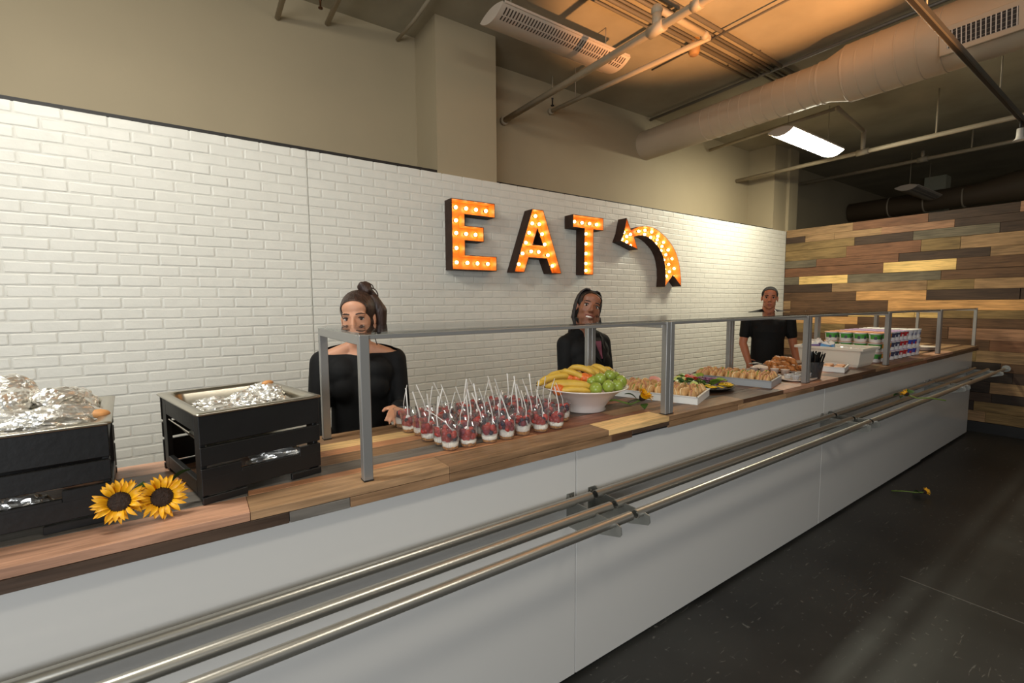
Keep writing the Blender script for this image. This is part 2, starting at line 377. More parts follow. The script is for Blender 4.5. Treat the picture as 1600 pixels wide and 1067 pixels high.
# wooden worktop
top = thing('countertop', 'long worktop of mixed reclaimed boards on the white counter', 'countertop', (2.0, YF, 0.95))
OX, OY, OZ = 2.0, YF, 0.95
CC = dict(L=(226, 186, 128), O=(186, 132, 94), T=(174, 138, 102), N=(144, 112, 82), R=(142, 92, 68), S=(192, 146, 118), G=(112, 106, 98), D=(92, 66, 48), K=(82, 65, 53))
def cmat(c): return wood('counter_plank_' + c, CC[c], axis=0, rough=0.42)
part('substrate', MB().box(-3.1 - OX, CXE - OX, 0.012, YK - YF - 0.004, -0.002, 0.027), M_dark, top)
ctop = [  # (y0, y1, [(x_end, colour) ...]) from x = -3.1
 (1.245, 1.358, [(-1.2, 'T'), (0.085, 'S'), (0.62, 'T'), (1.315, 'N'), (1.69, 'L'), (2.3, 'N'), (2.72, 'D'), (3.45, 'S'), (4.1, 'D'), (5.2, 'N'), (6.1, 'S'), (CXE, 'N')]),
 (1.358, 1.395, [(-0.9, 'K'), (0.09, 'G'), (1.05, 'O'), (1.72, 'R'), (2.6, 'K'), (3.6, 'N'), (5.0, 'R'), (CXE, 'D')]),
 (1.395, 1.478, [(-1.0, 'D'), (-0.15, 'G'), (0.92, 'G'), (1.5, 'R'), (2.2, 'N'), (3.2, 'D'), (4.4, 'S'), (5.6, 'D'), (CXE, 'T')]),
 (1.478, 1.570, [(-0.6, 'T'), (0.0, 'N'), (0.75, 'N'), (1.36, 'D'), (2.0, 'K'), (3.0, 'T'), (4.5, 'N'), (5.5, 'R'), (CXE, 'N')]),
 (1.570, 1.628, [(-0.7, 'R'), (-0.1, 'T'), (0.95, 'O'), (1.8, 'R'), (2.8, 'N'), (4.2, 'O'), (CXE, 'D')]),
 (1.628, 1.708, [(-0.75, 'G'), (0.2, 'D'), (1.0, 'L'), (1.9, 'K'), (3.1, 'N'), (4.6, 'D'), (CXE, 'T')]),
 (1.708, YK, [(-1.1, 'O'), (-0.02, 'S'), (0.9, 'N'), (1.75, 'D'), (3.0, 'N'), (4.3, 'D'), (CXE, 'N')]),
]
for (y0, y1, segs) in ctop:
    x0 = -3.1
    for (x1, c) in segs:
        h = 0.0228 + random.uniform(-0.0010, 0.0)
        ya = y0 + (0.004 if (y0 == 1.245 and x0 >= 1.68) else 0) + 0.0004
        mb = MB().bbox(-(x1 - x0) / 2 + 0.0005, (x1 - x0) / 2 - 0.0005, -(y1 - ya) / 2, (y1 - ya) / 2 - 0.0004, -h / 2, h / 2, 0.001)
        part('plank', mb, cmat(c), top, ((x0 + x1) / 2 - OX, (ya + y1) / 2 - OY, 0.05 - 0.0228 + h / 2)); x0 = x1
x0 = -3.1
for (x1, c, dz) in [(-1.4, 'D', 0), (0.17, 'K', 0), (0.32, 'G', 0), (0.62, 'N', 0), (1.33, 'N', 0), (1.45, 'D', 0), (1.69, 'K', 0.012), (2.25, 'N', 0), (2.75, 'T', 0), (3.1, 'N', 0), (3.85, 'D', 0), (4.4, 'K', 0), (5.3, 'R', 0), (6.2, 'D', 0), (CXE, 'K', 0)]:
    ya = (0.004 if x0 >= 1.68 else 0) - 0.0005
    mb = MB().bbox(-(x1 - x0) / 2 + 0.0005, (x1 - x0) / 2 - 0.0005, -0.006, 0.006, -(0.028 - dz) / 2, (0.028 - dz) / 2, 0.0012)
    part('edge_board', mb, cmat(c), top, ((x0 + x1) / 2 - OX, ya + 0.006, 0.0 + dz + (0.028 - dz) / 2 - 0.002)); x0 = x1

# ------------------------------------------------------------------ tray rail
M_steel = mat('brushed_steel', (196, 192, 182), 0.34, 0.9, var=0.06, nscale=40, stretch=(0.2, 8, 8), spec=0.5)
M_plate = mat('steel_plate', (160, 160, 154), 0.42, 0.85)
rail_spans = [(-3.0, 1.222), (1.246, 3.395), (3.418, 5.52), (5.54, 7.0)]
rl = ['steel three-bar tray rail in the foreground, running off the left edge', 'steel three-bar tray rail below the fruit bowl and bread trays', 'steel three-bar tray rail carrying the wilted flower', 'steel three-bar tray rail farthest off, near the plank wall']
def bracket(x, t, side, first):
    # folded plate: arm in the YZ plane with three round notches under the bars, flange screwed to the panel
    out = [(0.0, 0.648), (0.0, 0.772), (-0.012, 0.772), (-0.028, 0.744), (-0.045, 0.744), (-0.06, 0.757), (-0.125, 0.757), (-0.138, 0.737), (-0.16, 0.757), (-0.215, 0.757), (-0.233, 0.737), (-0.252, 0.757), (-0.272, 0.752), (-0.276, 0.728), (-0.268, 0.716), (-0.06, 0.652)]
    mb = MB(); n = len(out)
    vs = [Vector((x - 0.0015, YP + y, z)) for y, z in out] + [Vector((x + 0.0015, YP + y, z)) for y, z in out]
    mb.add(vs, [tuple(range(n)), tuple(range(2 * n - 1, n - 1, -1))] + [(i, i + n, (i + 1) % n + n, (i + 1) % n) for i in range(n)])
    mb.box(min(x, x + side * 0.034), max(x, x + side * 0.034), YP - 0.003, YP - 0.0002, 0.648, 0.772)
    br = part('bracket', shift(mb, t.location), M_plate, t)
    for zz in (0.758, 0.664):
        sm_ = MB().tube([(x + side * 0.02, YP - 0.003, zz), (x + side * 0.02, YP - 0.006, zz)], 0.004, 8); part('screw', shift(sm_, t.location), M_steel, br)
for i, (x0, x1) in enumerate(rail_spans):
    t = thing('tray_rail', rl[i], 'tray rail', ((x0 + x1) / 2, YP, 0.0), 0, 'tray rail sections')
    for (y, z) in ((1.052, 0.752), (1.147, 0.752), (1.249, 0.755)):
        n = 16; mb = MB().tube([(x0, y, z), (x1, y, z)], 0.0165, n, caps=False); mb.tube([(x1, y, z), (x0, y, z)], 0.0145, n, caps=False)
        for xe in (x0, x1):
            ring = [(xe, y + r * math.cos(2 * PI * k / n), z + r * math.sin(2 * PI * k / n)) for r in (0.0165, 0.0145) for k in range(n)]
            mb.add(ring, [(k, (k + 1) % n, n + (k + 1) % n, n + k) for k in range(n)])
        part('rail_bar', shift(mb, t.location), M_steel, t)
    if i > 0: bracket(x0 + 0.03, t, -1 if i else 1, i)
    bracket(x1 - 0.09 if i < 3 else x1 - 0.12, t, 1, i)
tw = thing('rail_wall_mount', 'steel rail end mounted on the plank wall beyond the counter', 'rail end', (7.15, YP, 0.0))
part('rail_bar', shift(MB().tube([(7.005, 1.052, 0.752), (7.28, 1.052, 0.752)], 0.0145, 14), tw.location), M_steel, tw)
part('flange', shift(MB().tube([(7.268, 1.052, 0.752), (7.276, 1.052, 0.752)], 0.036, 18), tw.location), M_plate, tw)

# ------------------------------------------------------------------ sneeze guards
M_alu = mat('anodised_aluminium', (168, 166, 164), 0.32, 1.0)
M_alu2 = mat('aluminium_matt', (162, 160, 156), 0.42, 0.6)
M_glass = clear('guard_glass', (0.97, 0.985, 0.98), 1.5, 0.012)
M_gedge = mat('glass_edge', (150, 160, 150), 0.2)
gx = [0.38, 1.724, 3.065, 4.417, 5.758, 7.06]
gl = ['glass sneeze guard on aluminium posts over the berry cups, nearest section', 'glass sneeze guard over the bread trays, second section from the left',
      'glass sneeze guard over the pastry platter and milk tub', 'glass sneeze guard over the stacked cereal cups', 'farthest glass sneeze guard section beside the plank wall']
PW = 0.0135; GF, GK = 1.285, 1.775; GT = 1.414
for i in range(5):
    x0 = gx[i] + (0.0 if i == 0 else 0.0145); x1 = gx[i + 1] - (0.0 if i == 4 else 0.0145)
    t = thing('sneeze_guard', gl[i], 'sneeze guard', ((x0 + x1) / 2, (GF + GK) / 2, ZC), 0, 'sneeze guard sections')
    for x in (x0, x1):
        for y in (GF, GK):
            p = part('post', shift(MB().bbox(x - PW, x + PW, y - PW, y + PW, ZC + 0.0015, GT - 0.001, 0.0015), t.location), M_alu2, t)
            part('foot_plate', shift(MB().box(x - PW - 0.0004, x + PW + 0.0004, y - PW - 0.003, y + PW + 0.003, ZC, ZC + 0.003), t.location), M_dark, p)
        part('end_bar', shift(MB().bbox(x - PW, x + PW, GF + PW, GK - PW, GT - 0.029, GT - 0.001, 0.0015), t.location), M_alu2, t)
    for y in (GF - 0.002, GK + 0.002):
        part('edge_rail', shift(MB().bbox(x0 + PW, x1 - PW, y - 0.006, y + 0.006, GT - 0.013, GT - 0.001, 0.001), t.location), M_alu2, t)
    part('glass_pane', shift(MB().box(x0 - PW, x1 + PW, GF - PW, GK + PW, GT, GT + 0.006), t.location), M_glass, t)
# ================================================================== MARQUEE LETTERS
M_rust = mat('rusty_steel', (64, 44, 34), 0.62, 0.4, var=0.25, nscale=12, bump=0.1, bscale=50)
M_inner = mat('orange_enamel', (206, 128, 50), 0.45, 0.0, var=0.12, nscale=14)
M_bulb = mat('bulb_glass', (255, 226, 170), 0.3, emit=(255, 216, 138), estr=20.0)
M_sock = mat('lamp_socket', (60, 36, 20), 0.5)
M_bulboff = mat('bulb_unlit', (190, 130, 70), 0.15)
bulb_me = MB().lathe([(0.0001, -0.030), (0.006, -0.0295), (0.0125, -0.025), (0.0145, -0.018), (0.0125, -0.010), (0.007, -0.003), (0.006, 0.0)], 12).mesh('bulb', M_bulb)
sock_me = MB().lathe([(0.0001, -0.010), (0.009, -0.010), (0.010, 0.0), (0.0105, 0.012)], 10).mesh('socket', M_sock)
def inset(out, d):
    n = len(out); A = sum(out[i][0] * out[(i + 1) % n][1] - out[(i + 1) % n][0] * out[i][1] for i in range(n)); sg = 1 if A > 0 else -1
    res = []
    for i in range(n):
        p0 = Vector(out[i - 1]); p1 = Vector(out[i]); p2 = Vector(out[(i + 1) % n])
        a = (p1 - p0).normalized(); c = (p2 - p1).normalized()
        na = Vector((-a.y, a.x)) * sg; nc = Vector((-c.y, c.x)) * sg
        bis = (na + nc); L = bis.length
        if L < 1e-3: res.append(tuple(p1)); continue
        bis /= L; k = d / max(0.35, bis.dot(na)); res.append(tuple(p1 + bis * k))
    return res
def marquee(name, label, out, bulbs, holes=(), unlit=()):
    cx = sum(p[0] for p in out) / len(out); zmin = min(p[1] for p in out); D = 0.118; yf = YW - 0.004 - D; yb = YW - 0.004
    t = thing(name, label, 'sign letter' if 'letter' in name else 'sign arrow', (cx, yb, zmin), 0, 'marquee sign'); loc = t.location
    th = 0.004
    shell = MB(); liner = MB()
    for k, loop in enumerate([out] + list(holes)):
        ins = inset(loop, th if k == 0 else -th); n = len(loop)
        ring = [Vector((x, yf, z)) for x, z in loop] + [Vector((x, yb, z)) for x, z in loop] + [Vector((x, yf, z)) for x, z in ins]
        shell.add(ring, [(i, (i + 1) % n, n + (i + 1) % n, n + i) for i in range(n)] + [(i, 2 * n + i, 2 * n + (i + 1) % n, (i + 1) % n) for i in range(n)])
        lv = [Vector((x, yf, z)) for x, z in ins] + [Vector((x, yb - 0.02, z)) for x, z in ins]
        liner.add(lv, [(i, n + i, n + (i + 1) % n, (i + 1) % n) for i in range(n)])
    # back plate, triangulated with its holes
    bm = bmesh.new(); edges = []
    for k, loop in enumerate([out] + list(holes)):
        ins = inset(loop, 0.002 if k == 0 else -0.002); vs = [bm.verts.new((x, yb - 0.02, z)) for x, z in ins]
        edges += [bm.edges.new((vs[i], vs[(i + 1) % len(vs)])) for i in range(len(vs))]
    bmesh.ops.triangle_fill(bm, use_beauty=True, edges=edges); bm.verts.index_update()
    back = MB().add([v.co.copy() for v in bm.verts], [[v.index for v in f.verts] for f in bm.faces]); bm.free()
    part('metal_can', shift(shell, loc), M_rust, t); part('liner', shift(liner, loc), M_inner, t); part('back_plate', shift(back, loc), M_inner, t)
    for i, (x, z) in enumerate(bulbs):
        x *= 1.009; z = 1.498 + (z - 1.498) * 1.009
        p = (x - cx, -0.022, z - zmin)
        s_ = link('socket', sock_me, t, p, (-PI / 2, 0, 0)); s_.rotation_euler = (-PI / 2, 0, 0)
        b_ = link('bulb', bulb_me, t, (p[0], p[1] - 0.008, p[2]), (-PI / 2, 0, 0))
        if i in unlit: me = bulb_me.copy(); me.materials.clear(); me.materials.append(M_bulboff); b_.data = me
E_out = [(1.693, 1.768), (2.108, 1.768), (2.108, 1.886), (1.810, 1.886), (1.810, 2.000), (1.985, 2.000), (1.985, 2.118), (1.810, 2.118), (1.810, 2.205), (2.094, 2.205), (2.094, 2.32), (1.693, 2.32)]
def offs(pts, dy=0.08): return [(x * (3.29 + dy) / 3.29, 1.498 + (z - 1.498) * (3.29 + dy) / 3.29) for x, z in pts]   # bulbs sit 8 cm deeper than the front edge
def clampb(pts): return pts
Eb = [(1.752, 2.262), (1.845, 2.262), (1.937, 2.262), (2.032, 2.262), (1.752, 2.16), (1.752, 2.06), (1.842, 2.06), (1.930, 2.06), (1.752, 1.942), (1.752, 1.828), (1.850, 1.828), (1.945, 1.828), (2.045, 1.828)]
marquee('marquee_letter', 'lit marquee letter E of rusty metal with warm bulbs', E_out, Eb)
A_out = [(2.288, 1.768), (2.396, 1.768), (2.442, 1.897), (2.645, 1.897), (2.704, 1.768), (2.820, 1.768), (2.607, 2.322), (2.485, 2.322)]
A_hole = [(2.489, 2.014), (2.54, 2.153), (2.602, 2.014)]
Ab = [(2.549, 2.272), (2.513, 2.205), (2.592, 2.205), (2.478, 2.12), (2.624, 2.12), (2.442, 2.03), (2.655, 2.03), (2.50, 1.958), (2.585, 1.958), (2.405, 1.935), (2.692, 1.935), (2.365, 1.84), (2.745, 1.84)]
marquee('marquee_letter', 'lit marquee letter A of rusty metal with warm bulbs', A_out, Ab, [A_hole])
T_out = [(3.107, 1.770), (3.227, 1.770), (3.227, 2.205), (3.360, 2.205), (3.360, 2.325), (2.960, 2.325), (2.960, 2.205), (3.107, 2.205)]
Tb = [(3.015, 2.266), (3.113, 2.266), (3.212, 2.266), (3.307, 2.266), (3.167, 2.165), (3.167, 2.07), (3.167, 1.975), (3.167, 1.88), (3.167, 1.812)]
marquee('marquee_letter', 'lit marquee letter T of rusty metal with warm bulbs', T_out, Tb)
R_out = [(3.694, 2.362), (3.761, 2.246), (3.815, 2.27), (3.875, 2.288), (3.945, 2.302), (4.011, 2.308), (4.075, 2.306), (4.139, 2.296), (4.205, 2.275), (4.272, 2.245), (4.337, 2.212), (4.397, 2.171), (4.45, 2.13), (4.498, 2.080), (4.536, 2.024), (4.566, 1.964), (4.59, 1.9), (4.607, 1.833), (4.618, 1.757), (4.625, 1.678), (4.473, 1.803), (4.332, 1.671), (4.340, 1.773), (4.334, 1.865), (4.308, 1.96), (4.284, 2.008), (4.252, 2.051), (4.214, 2.09), (4.17, 2.122), (4.12, 2.153), (4.065, 2.177), (4.015, 2.193), (3.963, 2.202), (3.889, 2.199), (3.81, 2.178), (3.871, 2.052), (3.729, 2.093), (3.611, 2.122), (3.656, 2.214)][::-1]
Rb = [(3.708, 2.298), (3.70, 2.222), (3.745, 2.182), (3.672, 2.150), (3.745, 2.128), (3.815, 2.10), (3.80, 2.208), (3.93, 2.252), (4.03, 2.270), (4.025, 2.226), (4.14, 2.262), (4.125, 2.202), (4.245, 2.224), (4.235, 2.184), (4.215, 2.142), (4.345, 2.165), (4.320, 2.118), (4.305, 2.070), (4.43, 2.085), (4.390, 2.030), (4.355, 1.970), (4.505, 1.992), (4.445, 1.925), (4.545, 1.882), (4.372, 1.867), (4.46, 1.843), (4.406, 1.794), (4.527, 1.791), (4.364, 1.742), (4.584, 1.75)]
marquee('marquee_arrow', 'lit curved marquee arrow with forked tail and warm bulbs', R_out, Rb, unlit=(0,))

# ================================================================== CEILING: DUCT, PIPES, LIGHTS
M_duct = mat('painted_duct', (188, 170, 144), 0.55, var=0.05, nscale=3)
M_pipe = mat('painted_pipe', (168, 154, 130), 0.55, var=0.06, nscale=6)
M_cond = mat('grey_conduit', (120, 112, 98), 0.5, 0.2)
M_white = mat('white_enamel', (206, 200, 190), 0.45)
# big round duct
DX, DZ = 4.62, 3.395
t = thing('air_duct', 'large round painted air duct widening towards the camera', 'air duct', (DX, YB, DZ))
prof = [(3.84, .166), (1.92, .166), (1.90, .172), (1.86, .172), (1.70, .222), (1.66, .225), (-1.2, .225)]
mb = MB(); n = 40; vs = []
for (y, r) in prof: vs += [Vector((DX + r * math.cos(2 * PI * k / n), y, DZ + r * math.sin(2 * PI * k / n))) for k in range(n)]
mb.add(vs, [(i * n + k, (i + 1) * n + k, (i + 1) * n + (k + 1) % n, i * n + (k + 1) % n) for i in range(len(prof) - 1) for k in range(n)], 0, True)
part('duct_pipe', shift(mb, t.location), M_duct, t)
def band(y, r, wd=0.006):
    m_ = MB(); vs = []
    for (yy, rr) in ((y - wd, r), (y - wd * .6, r + .003), (y + wd * .6, r + .003), (y + wd, r)): vs += [Vector((DX + rr * math.cos(2 * PI * k / n), yy, DZ + rr * math.sin(2 * PI * k / n))) for k in range(n)]
    return m_.add(vs, [(i * n + k, i * n + (k + 1) % n, (i + 1) * n + (k + 1) % n, (i + 1) * n + k) for i in range(3) for k in range(n)])
y = 3.0
while y > 1.93: part('seam_band', shift(band(y, .166), t.location), M_duct, t); y -= 0.105
for y in (1.9, 1.70): part('seam_band', shift(band(y, .172 if y > 1.8 else .222, .01), t.location), M_duct, t)
y = 1.6
while y > 0.2:
    if not 0.66 < y < 1.06: part('seam_band', shift(band(y, .225), t.location), M_duct, t)
    y -= 0.125
# supply grille saddled on the side of the duct
Mg = Matrix.Rotation(math.radians(-14), 4, 'Y')
gv = part('supply_grille', MB().bbox(-0.012, 0.04, -0.21, 0.21, -0.09, 0.09, 0.004, 0, Mg), M_duct, t, (4.41 - DX, 0.88 - YB, 3.30 - DZ), label='white supply air grille')
part('grille_opening', MB().box(-0.0135, -0.011, -0.17, 0.17, -0.055, 0.055, 0, Mg), M_dark, gv)
for k in range(15): yk = -0.165 + 0.33 * k / 14; part('grille_slat', MB().box(-0.0165, -0.0125, yk - 0.0028, yk + 0.0028, -0.055, 0.055, 0, Mg), M_white, gv)
for k in range(4): zk = -0.04 + 0.027 * k; part('grille_bar', MB().box(-0.0150, -0.0125, -0.17, 0.17, zk - 0.0015, zk + 0.0015, 0, Mg), M_cond, gv)

def pipe(name, label, pts, r, m=M_pipe, n=12, cat='pipe', extra=None):
    base = Vector(pts[0]); t = thing(name, label, cat, base)
    part('pipe_run', shift(MB().tube(pts, r, n), base), m, t)
    return t
def coupling(t, p, q, r, nm='coupling', m=None): part(nm, shift(MB().tube([p, q], r, 14), t.location), m or M_pipe, t)
def rod(t, x, y, z0, r=0.006): part('hanger_rod', shift(MB().tube([(x, y, z0), (x, y, CEIL)], r, 8), t.location), M_pipe, t)
# sprinkler main A with tee, riser and elbow
A = pipe('sprinkler_pipe', 'thick painted sprinkler main passing behind the unlit light fixture', [(2.549, 3.835, 3.25), (2.549, -1.5, 3.265)], 0.027)
coupling(A, (2.549, 2.10, 3.255), (2.549, 1.98, 3.256), 0.038); coupling(A, (2.549, 2.04, 3.256), (2.549, 2.04, 3.36), 0.03, 'riser'); coupling(A, (2.549, 3.8, 3.25), (2.549, 3.838, 3.25), 0.04, 'wall_flange')
part('elbow', shift(MB().ell((2.549, 2.04, 3.37), 0.038), A.location), M_pipe, A); coupling(A, (2.549, 2.04, 3.38), (3.06, 2.04, 3.38), 0.02, 'branch_pipe'); part('elbow', shift(MB().ell((3.07, 2.04, 3.375), 0.03), A.location), M_pipe, A)
coupling(A, (2.549, 1.78, 3.256), (2.549, 1.72, 3.256), 0.034, 'pipe_hanger'); rod(A, 2.549, 1.75, 3.27, 0.009)
B_ = pipe('sprinkler_pipe', 'thinner painted sprinkler line parallel to the thick main, near the column', [(3.13, 3.835, 3.466), (3.13, 2.04, 3.38)], 0.02)
rod(B_, 3.13, 3.45, 3.45, 0.004); coupling(B_, (3.13, 3.80, 3.464), (3.13, 3.838, 3.466), 0.03, 'wall_flange')
sp = thing('fire_sprinkler', 'small dark sprinkler head in front of the painted wall by the two pipes', 'sprinkler', (3.05, 3.70, 3.46)); part('head_body', MB().lathe([(0.0001, 0), (0.018, 0.0), (0.018, 0.006), (0.007, 0.01), (0.008, 0.06), (0.012, 0.075)], 10), M_dark, sp); part('drop_pipe', MB().tube([(0, 0, 0.07), (0, 0, CEIL - 3.46)], 0.006, 8), M_pipe, sp)
# far run D with drop, right
D_ = pipe('sprinkler_pipe', 'painted pipe crossing below the glowing light fixture to the right edge', [(6.647, 3.835, 3.264), (6.647, -0.5, 3.264)], 0.026)
coupling(D_, (6.647, 2.34, 3.264), (6.647, 2.22, 3.264), 0.036); coupling(D_, (6.647, 2.28, 3.264), (6.647, 2.28, 3.50), 0.024, 'riser'); rod(D_, 6.647, 1.62, 3.28, 0.009)
coupling(D_, (6.647, 2.28, 3.50), (5.9, 2.28, 3.60), 0.022, 'branch_pipe'); part('elbow', shift(MB().ell((6.647, 2.28, 3.50), 0.03), D_.location), M_pipe, D_)
coupling(D_, (5.9, 2.28, 3.60), (5.9, 3.80, 3.56), 0.02, 'branch_pipe'); part('elbow', shift(MB().ell((5.9, 2.28, 3.60), 0.027), D_.location), M_pipe, D_)
E_ = pipe('sprinkler_pipe', 'painted pipe above the plank wall behind the spotlight', [(8.577, 3.835, 3.483), (8.577, -0.5, 3.483)], 0.026)
coupling(E_, (8.577, 2.28, 3.483), (8.577, 2.16, 3.483), 0.038); coupling(E_, (8.577, 2.22, 3.49), (8.577, 2.22, 3.60), 0.02, 'riser'); rod(E_, 8.577, 1.72, 3.5, 0.009)
# conduits clipped under the ceiling, running along the counter direction
for k, (yy, r, x0, x1) in enumerate([(2.60, .010, 0.6, 4.7), (2.53, .016, 0.6, 4.7), (2.49, .010, 0.6, 5.2), (2.41, .016, 0.8, 5.2), (2.37, .010, 0.8, 5.3), (2.30, .016, 0.9, 5.3)]):
    o = pipe('conduit', ['first', 'second', 'third', 'fourth', 'fifth', 'sixth'][k] + ' conduit of the bundle under the orange ceiling, counting from the column', [(x0, yy, CEIL - .03), (x1, yy, CEIL - .03)], r, M_cond, 8, 'conduit'); o['group'] = 'ceiling conduits'
    for xx in (2.0, 3.3, 4.3): coupling(o, (xx, yy, CEIL - .03), (xx, yy, CEIL), r * .6, 'clip', M_cond)
pipe('conduit', 'thin conduit crossing the conduit bundle towards the camera', [(3.69, 3.0, CEIL - .05), (3.69, 0.2, CEIL - .05)], .009, M_cond, 8, 'conduit')
pipe('conduit', 'conduit running along the top of the large duct', [(4.70, 3.83, CEIL - .03), (4.70, 0.2, CEIL - .03)], .016, M_cond, 8, 'conduit')
for k, xx in enumerate((5.25, 5.38, 5.52)):
    o = pipe('conduit', ['nearest', 'middle', 'farthest'][k] + ' of three conduits running beside the large duct', [(xx, 3.83, CEIL - .04), (xx, -0.5, CEIL - .04)], .013, M_cond, 8, 'conduit'); o['group'] = 'conduits beside the duct'
jb = thing('junction_box', 'round yellowish junction box hanging under the conduit bundle', 'junction box', (3.66, 2.53, CEIL - 0.13))
part('box_body', MB().lathe([(0.0001, 0), (0.035, 0.004), (0.048, 0.03), (0.05, 0.10), (0.045, 0.13)], 18), mat('box_paint', (170, 128, 76), 0.6), jb); part('lid', MB().lathe([(0.0001, -0.004), (0.022, -0.002), (0.03, 0.004)], 14), mat('box_paint2', (150, 112, 70), 0.6), jb)
# small pipes at the top left by the column
for k, (x, z, yy) in enumerate([(0.60, 3.56, 3.0), (0.945, 3.63, 3.2)]):
    o = pipe('painted_pipe', ['short painted pipe stub entering the wall at the top left', 'painted pipe stub with a brown clamp at the top left'][k], [(x, YB - .002, z), (x, yy - 1.0, z + .03)], .018, M_pipe, 10)
    rod(o, x, 3.3, z + .01, .005)
o = pipe('painted_pipe', 'bent painted pipe beside the column at the ceiling', [(1.50, 3.835, 3.68), (1.52, 3.5, 3.69), (1.50, 2.6, 3.70)], .014, M_pipe, 10)
sp = thing('fire_sprinkler', 'brown sprinkler head at the ceiling left of the column', 'sprinkler', (0.85, 3.62, 3.60)); part('head_body', MB().lathe([(0.0001, 0), (0.016, 0.0), (0.016, 0.006), (0.006, 0.01), (0.008, 0.05), (0.012, 0.06)], 10), mat('brass_old', (92, 58, 30), 0.5, 0.5), sp); part('drop_pipe', MB().tube([(0, 0, 0.055), (0, 0, CEIL - 3.60)], 0.008, 8), M_pipe, sp)

# ------------------------------------------------------------------ light fixtures (lens shaped, hung on rods)
M_housing = mat('fixture_white', (196, 180, 162), 0.5)
M_lit = mat('lit_diffuser', (255, 255, 255), 0.5, emit=(255, 250, 226), estr=78.0)
def lens(w_, h, n=14):
    R_ = (w_ * w_ / 4 + h * h) / (2 * h); a = math.asin(w_ / 2 / R_)
    low = [(R_ * math.sin(-a + 2 * a * i / n), -(R_ * math.cos(-a + 2 * a * i / n) - (R_ - h))) for i in range(n + 1)]
    return low
def fixture(label, x0, x1, y, z, lit=False, wd=0.30):
    t = thing('light_fixture', label, 'light fixture', ((x0 + x1) / 2, y, z), 0, 'hanging light fixtures'); hl = (x1 - x0) / 2
    low = lens(wd, 0.055); up = [(p[0], 0.03 * (1 - (p[0] / (wd / 2)) ** 2) + 0.004) for p in low]
    def sheet(pr, a, b_, flip, mi=0):
        vs = [Vector((a, p[0], p[1])) for p in pr] + [Vector((b_, p[0], p[1])) for p in pr]; m_ = len(pr)
        return MB().add(vs, [((i, i + 1, m_ + i + 1, m_ + i) if not flip else (i, m_ + i, m_ + i + 1, i + 1)) for i in range(m_ - 1)], mi, True)
    part('housing', sheet(up, -hl, hl, False), M_housing, t)
    for s_ in (-1, 1):
        loop = [Vector((s_ * hl, p[0], p[1])) for p in low] + [Vector((s_ * hl, p[0], p[1])) for p in up[::-1]]; loop2 = [v + Vector((s_ * 0.012, 0, 0)) for v in loop]; m_ = len(loop)
        part('end_cap', MB().add(loop + loop2, [tuple(range(m_)), tuple(range(2 * m_ - 1, m_ - 1, -1))] + [(i, i + 1, m_ + i + 1, m_ + i) for i in range(m_ - 1)]), M_housing, t)
        part('side_rail', MB().bbox(-hl, hl, s_ * wd / 2 - 0.006, s_ * wd / 2 + 0.006, -0.004, 0.012, 0.002), M_housing, t)
    part('diffuser', sheet(low, -hl, hl, True), M_lit if lit else M_housing, t)
    if not lit:
        sl = MB(); nn = 46
        for row in ((0.30, 0.52), (0.58, 0.88)):
            for k in range(nn):
                xc = -hl + 0.03 + (2 * hl - 0.06) * k / (nn - 1)
                # slots on the camera side of the belly
                i0, i1 = row; a_ = -wd / 2 * i1; b__ = -wd / 2 * i0; P = []
                for yy in (a_, (a_ + b__) / 2, b__):
                    zz = min(low, key=lambda q: abs(q[0] - yy))[1]; R_ = (wd * wd / 4 + 0.055 ** 2) / (0.11); zz = -(math.sqrt(R_ * R_ - yy * yy) - (R_ - 0.055)) - 0.0012
                    P.append((yy, zz))
                vs = [Vector((xc - 0.0055, p[0], p[1])) for p in P] + [Vector((xc + 0.0055, p[0], p[1])) for p in P]
                sl.add(vs, [(0, 3, 4, 1), (1, 4, 5, 2)])
        part('louvre_slots', sl, mat('slot_dark', (66, 52, 42), 0.7), t)['kind'] = 'stuff'
    for s_ in (-0.75, 0.8):
        part('hanger_rod', MB().tube([(hl * s_, 0, 0.03), (hl * s_, 0, CEIL - z)], 0.004, 8), M_pipe, t)
    return t
fixture('unlit louvred light fixture hanging above the marquee letters', 1.80, 3.02, 2.83, 3.49)
fixture('glowing white light fixture hanging near the far end of the counter', 5.06, 6.28, 2.46, 3.25, True, 0.25)
fixture('dim light fixture hanging far behind above the plank wall', 9.0, 10.2, 2.50, 3.22, False, 0.28)
# lighting track and spotlight, upper right
tk = thing('lighting_track', 'dark metal lighting track crossing the upper right corner', 'lighting track', (5.0, 0.932, 3.10))
part('track_rail', MB().bbox(-3.2, 3.4, -0.018, 0.018, 0.0, 0.04, 0.003), mat('track_grey', (92, 88, 80), 0.5, 0.3), tk); part('track_slot', MB().box(-3.2, 3.4, -0.010, 0.010, -0.002, 0.002), M_dark, tk)
for xx in (-1.5, 0.35, 1.8): part('hanger_rod', MB().tube([(xx, 0, 0.04), (xx, 0, CEIL - 3.10)], 0.005, 8), M_pipe, tk)
sl = thing('track_spotlight', 'small white spotlight hanging from the track at the right edge', 'spotlight', (6.20, 0.932, 2.93))
part('stem', MB().tube([(0, 0, 0.17), (0, 0, 0.10)], 0.009, 8), M_dark, sl); part('lamp_body', MB().lathe([(0.0001, 0.11), (0.022, 0.105), (0.024, 0.045), (0.028, 0.02), (0.045, 0.0), (0.04, 0.004), (0.0001, 0.012)], 18), M_white, sl)
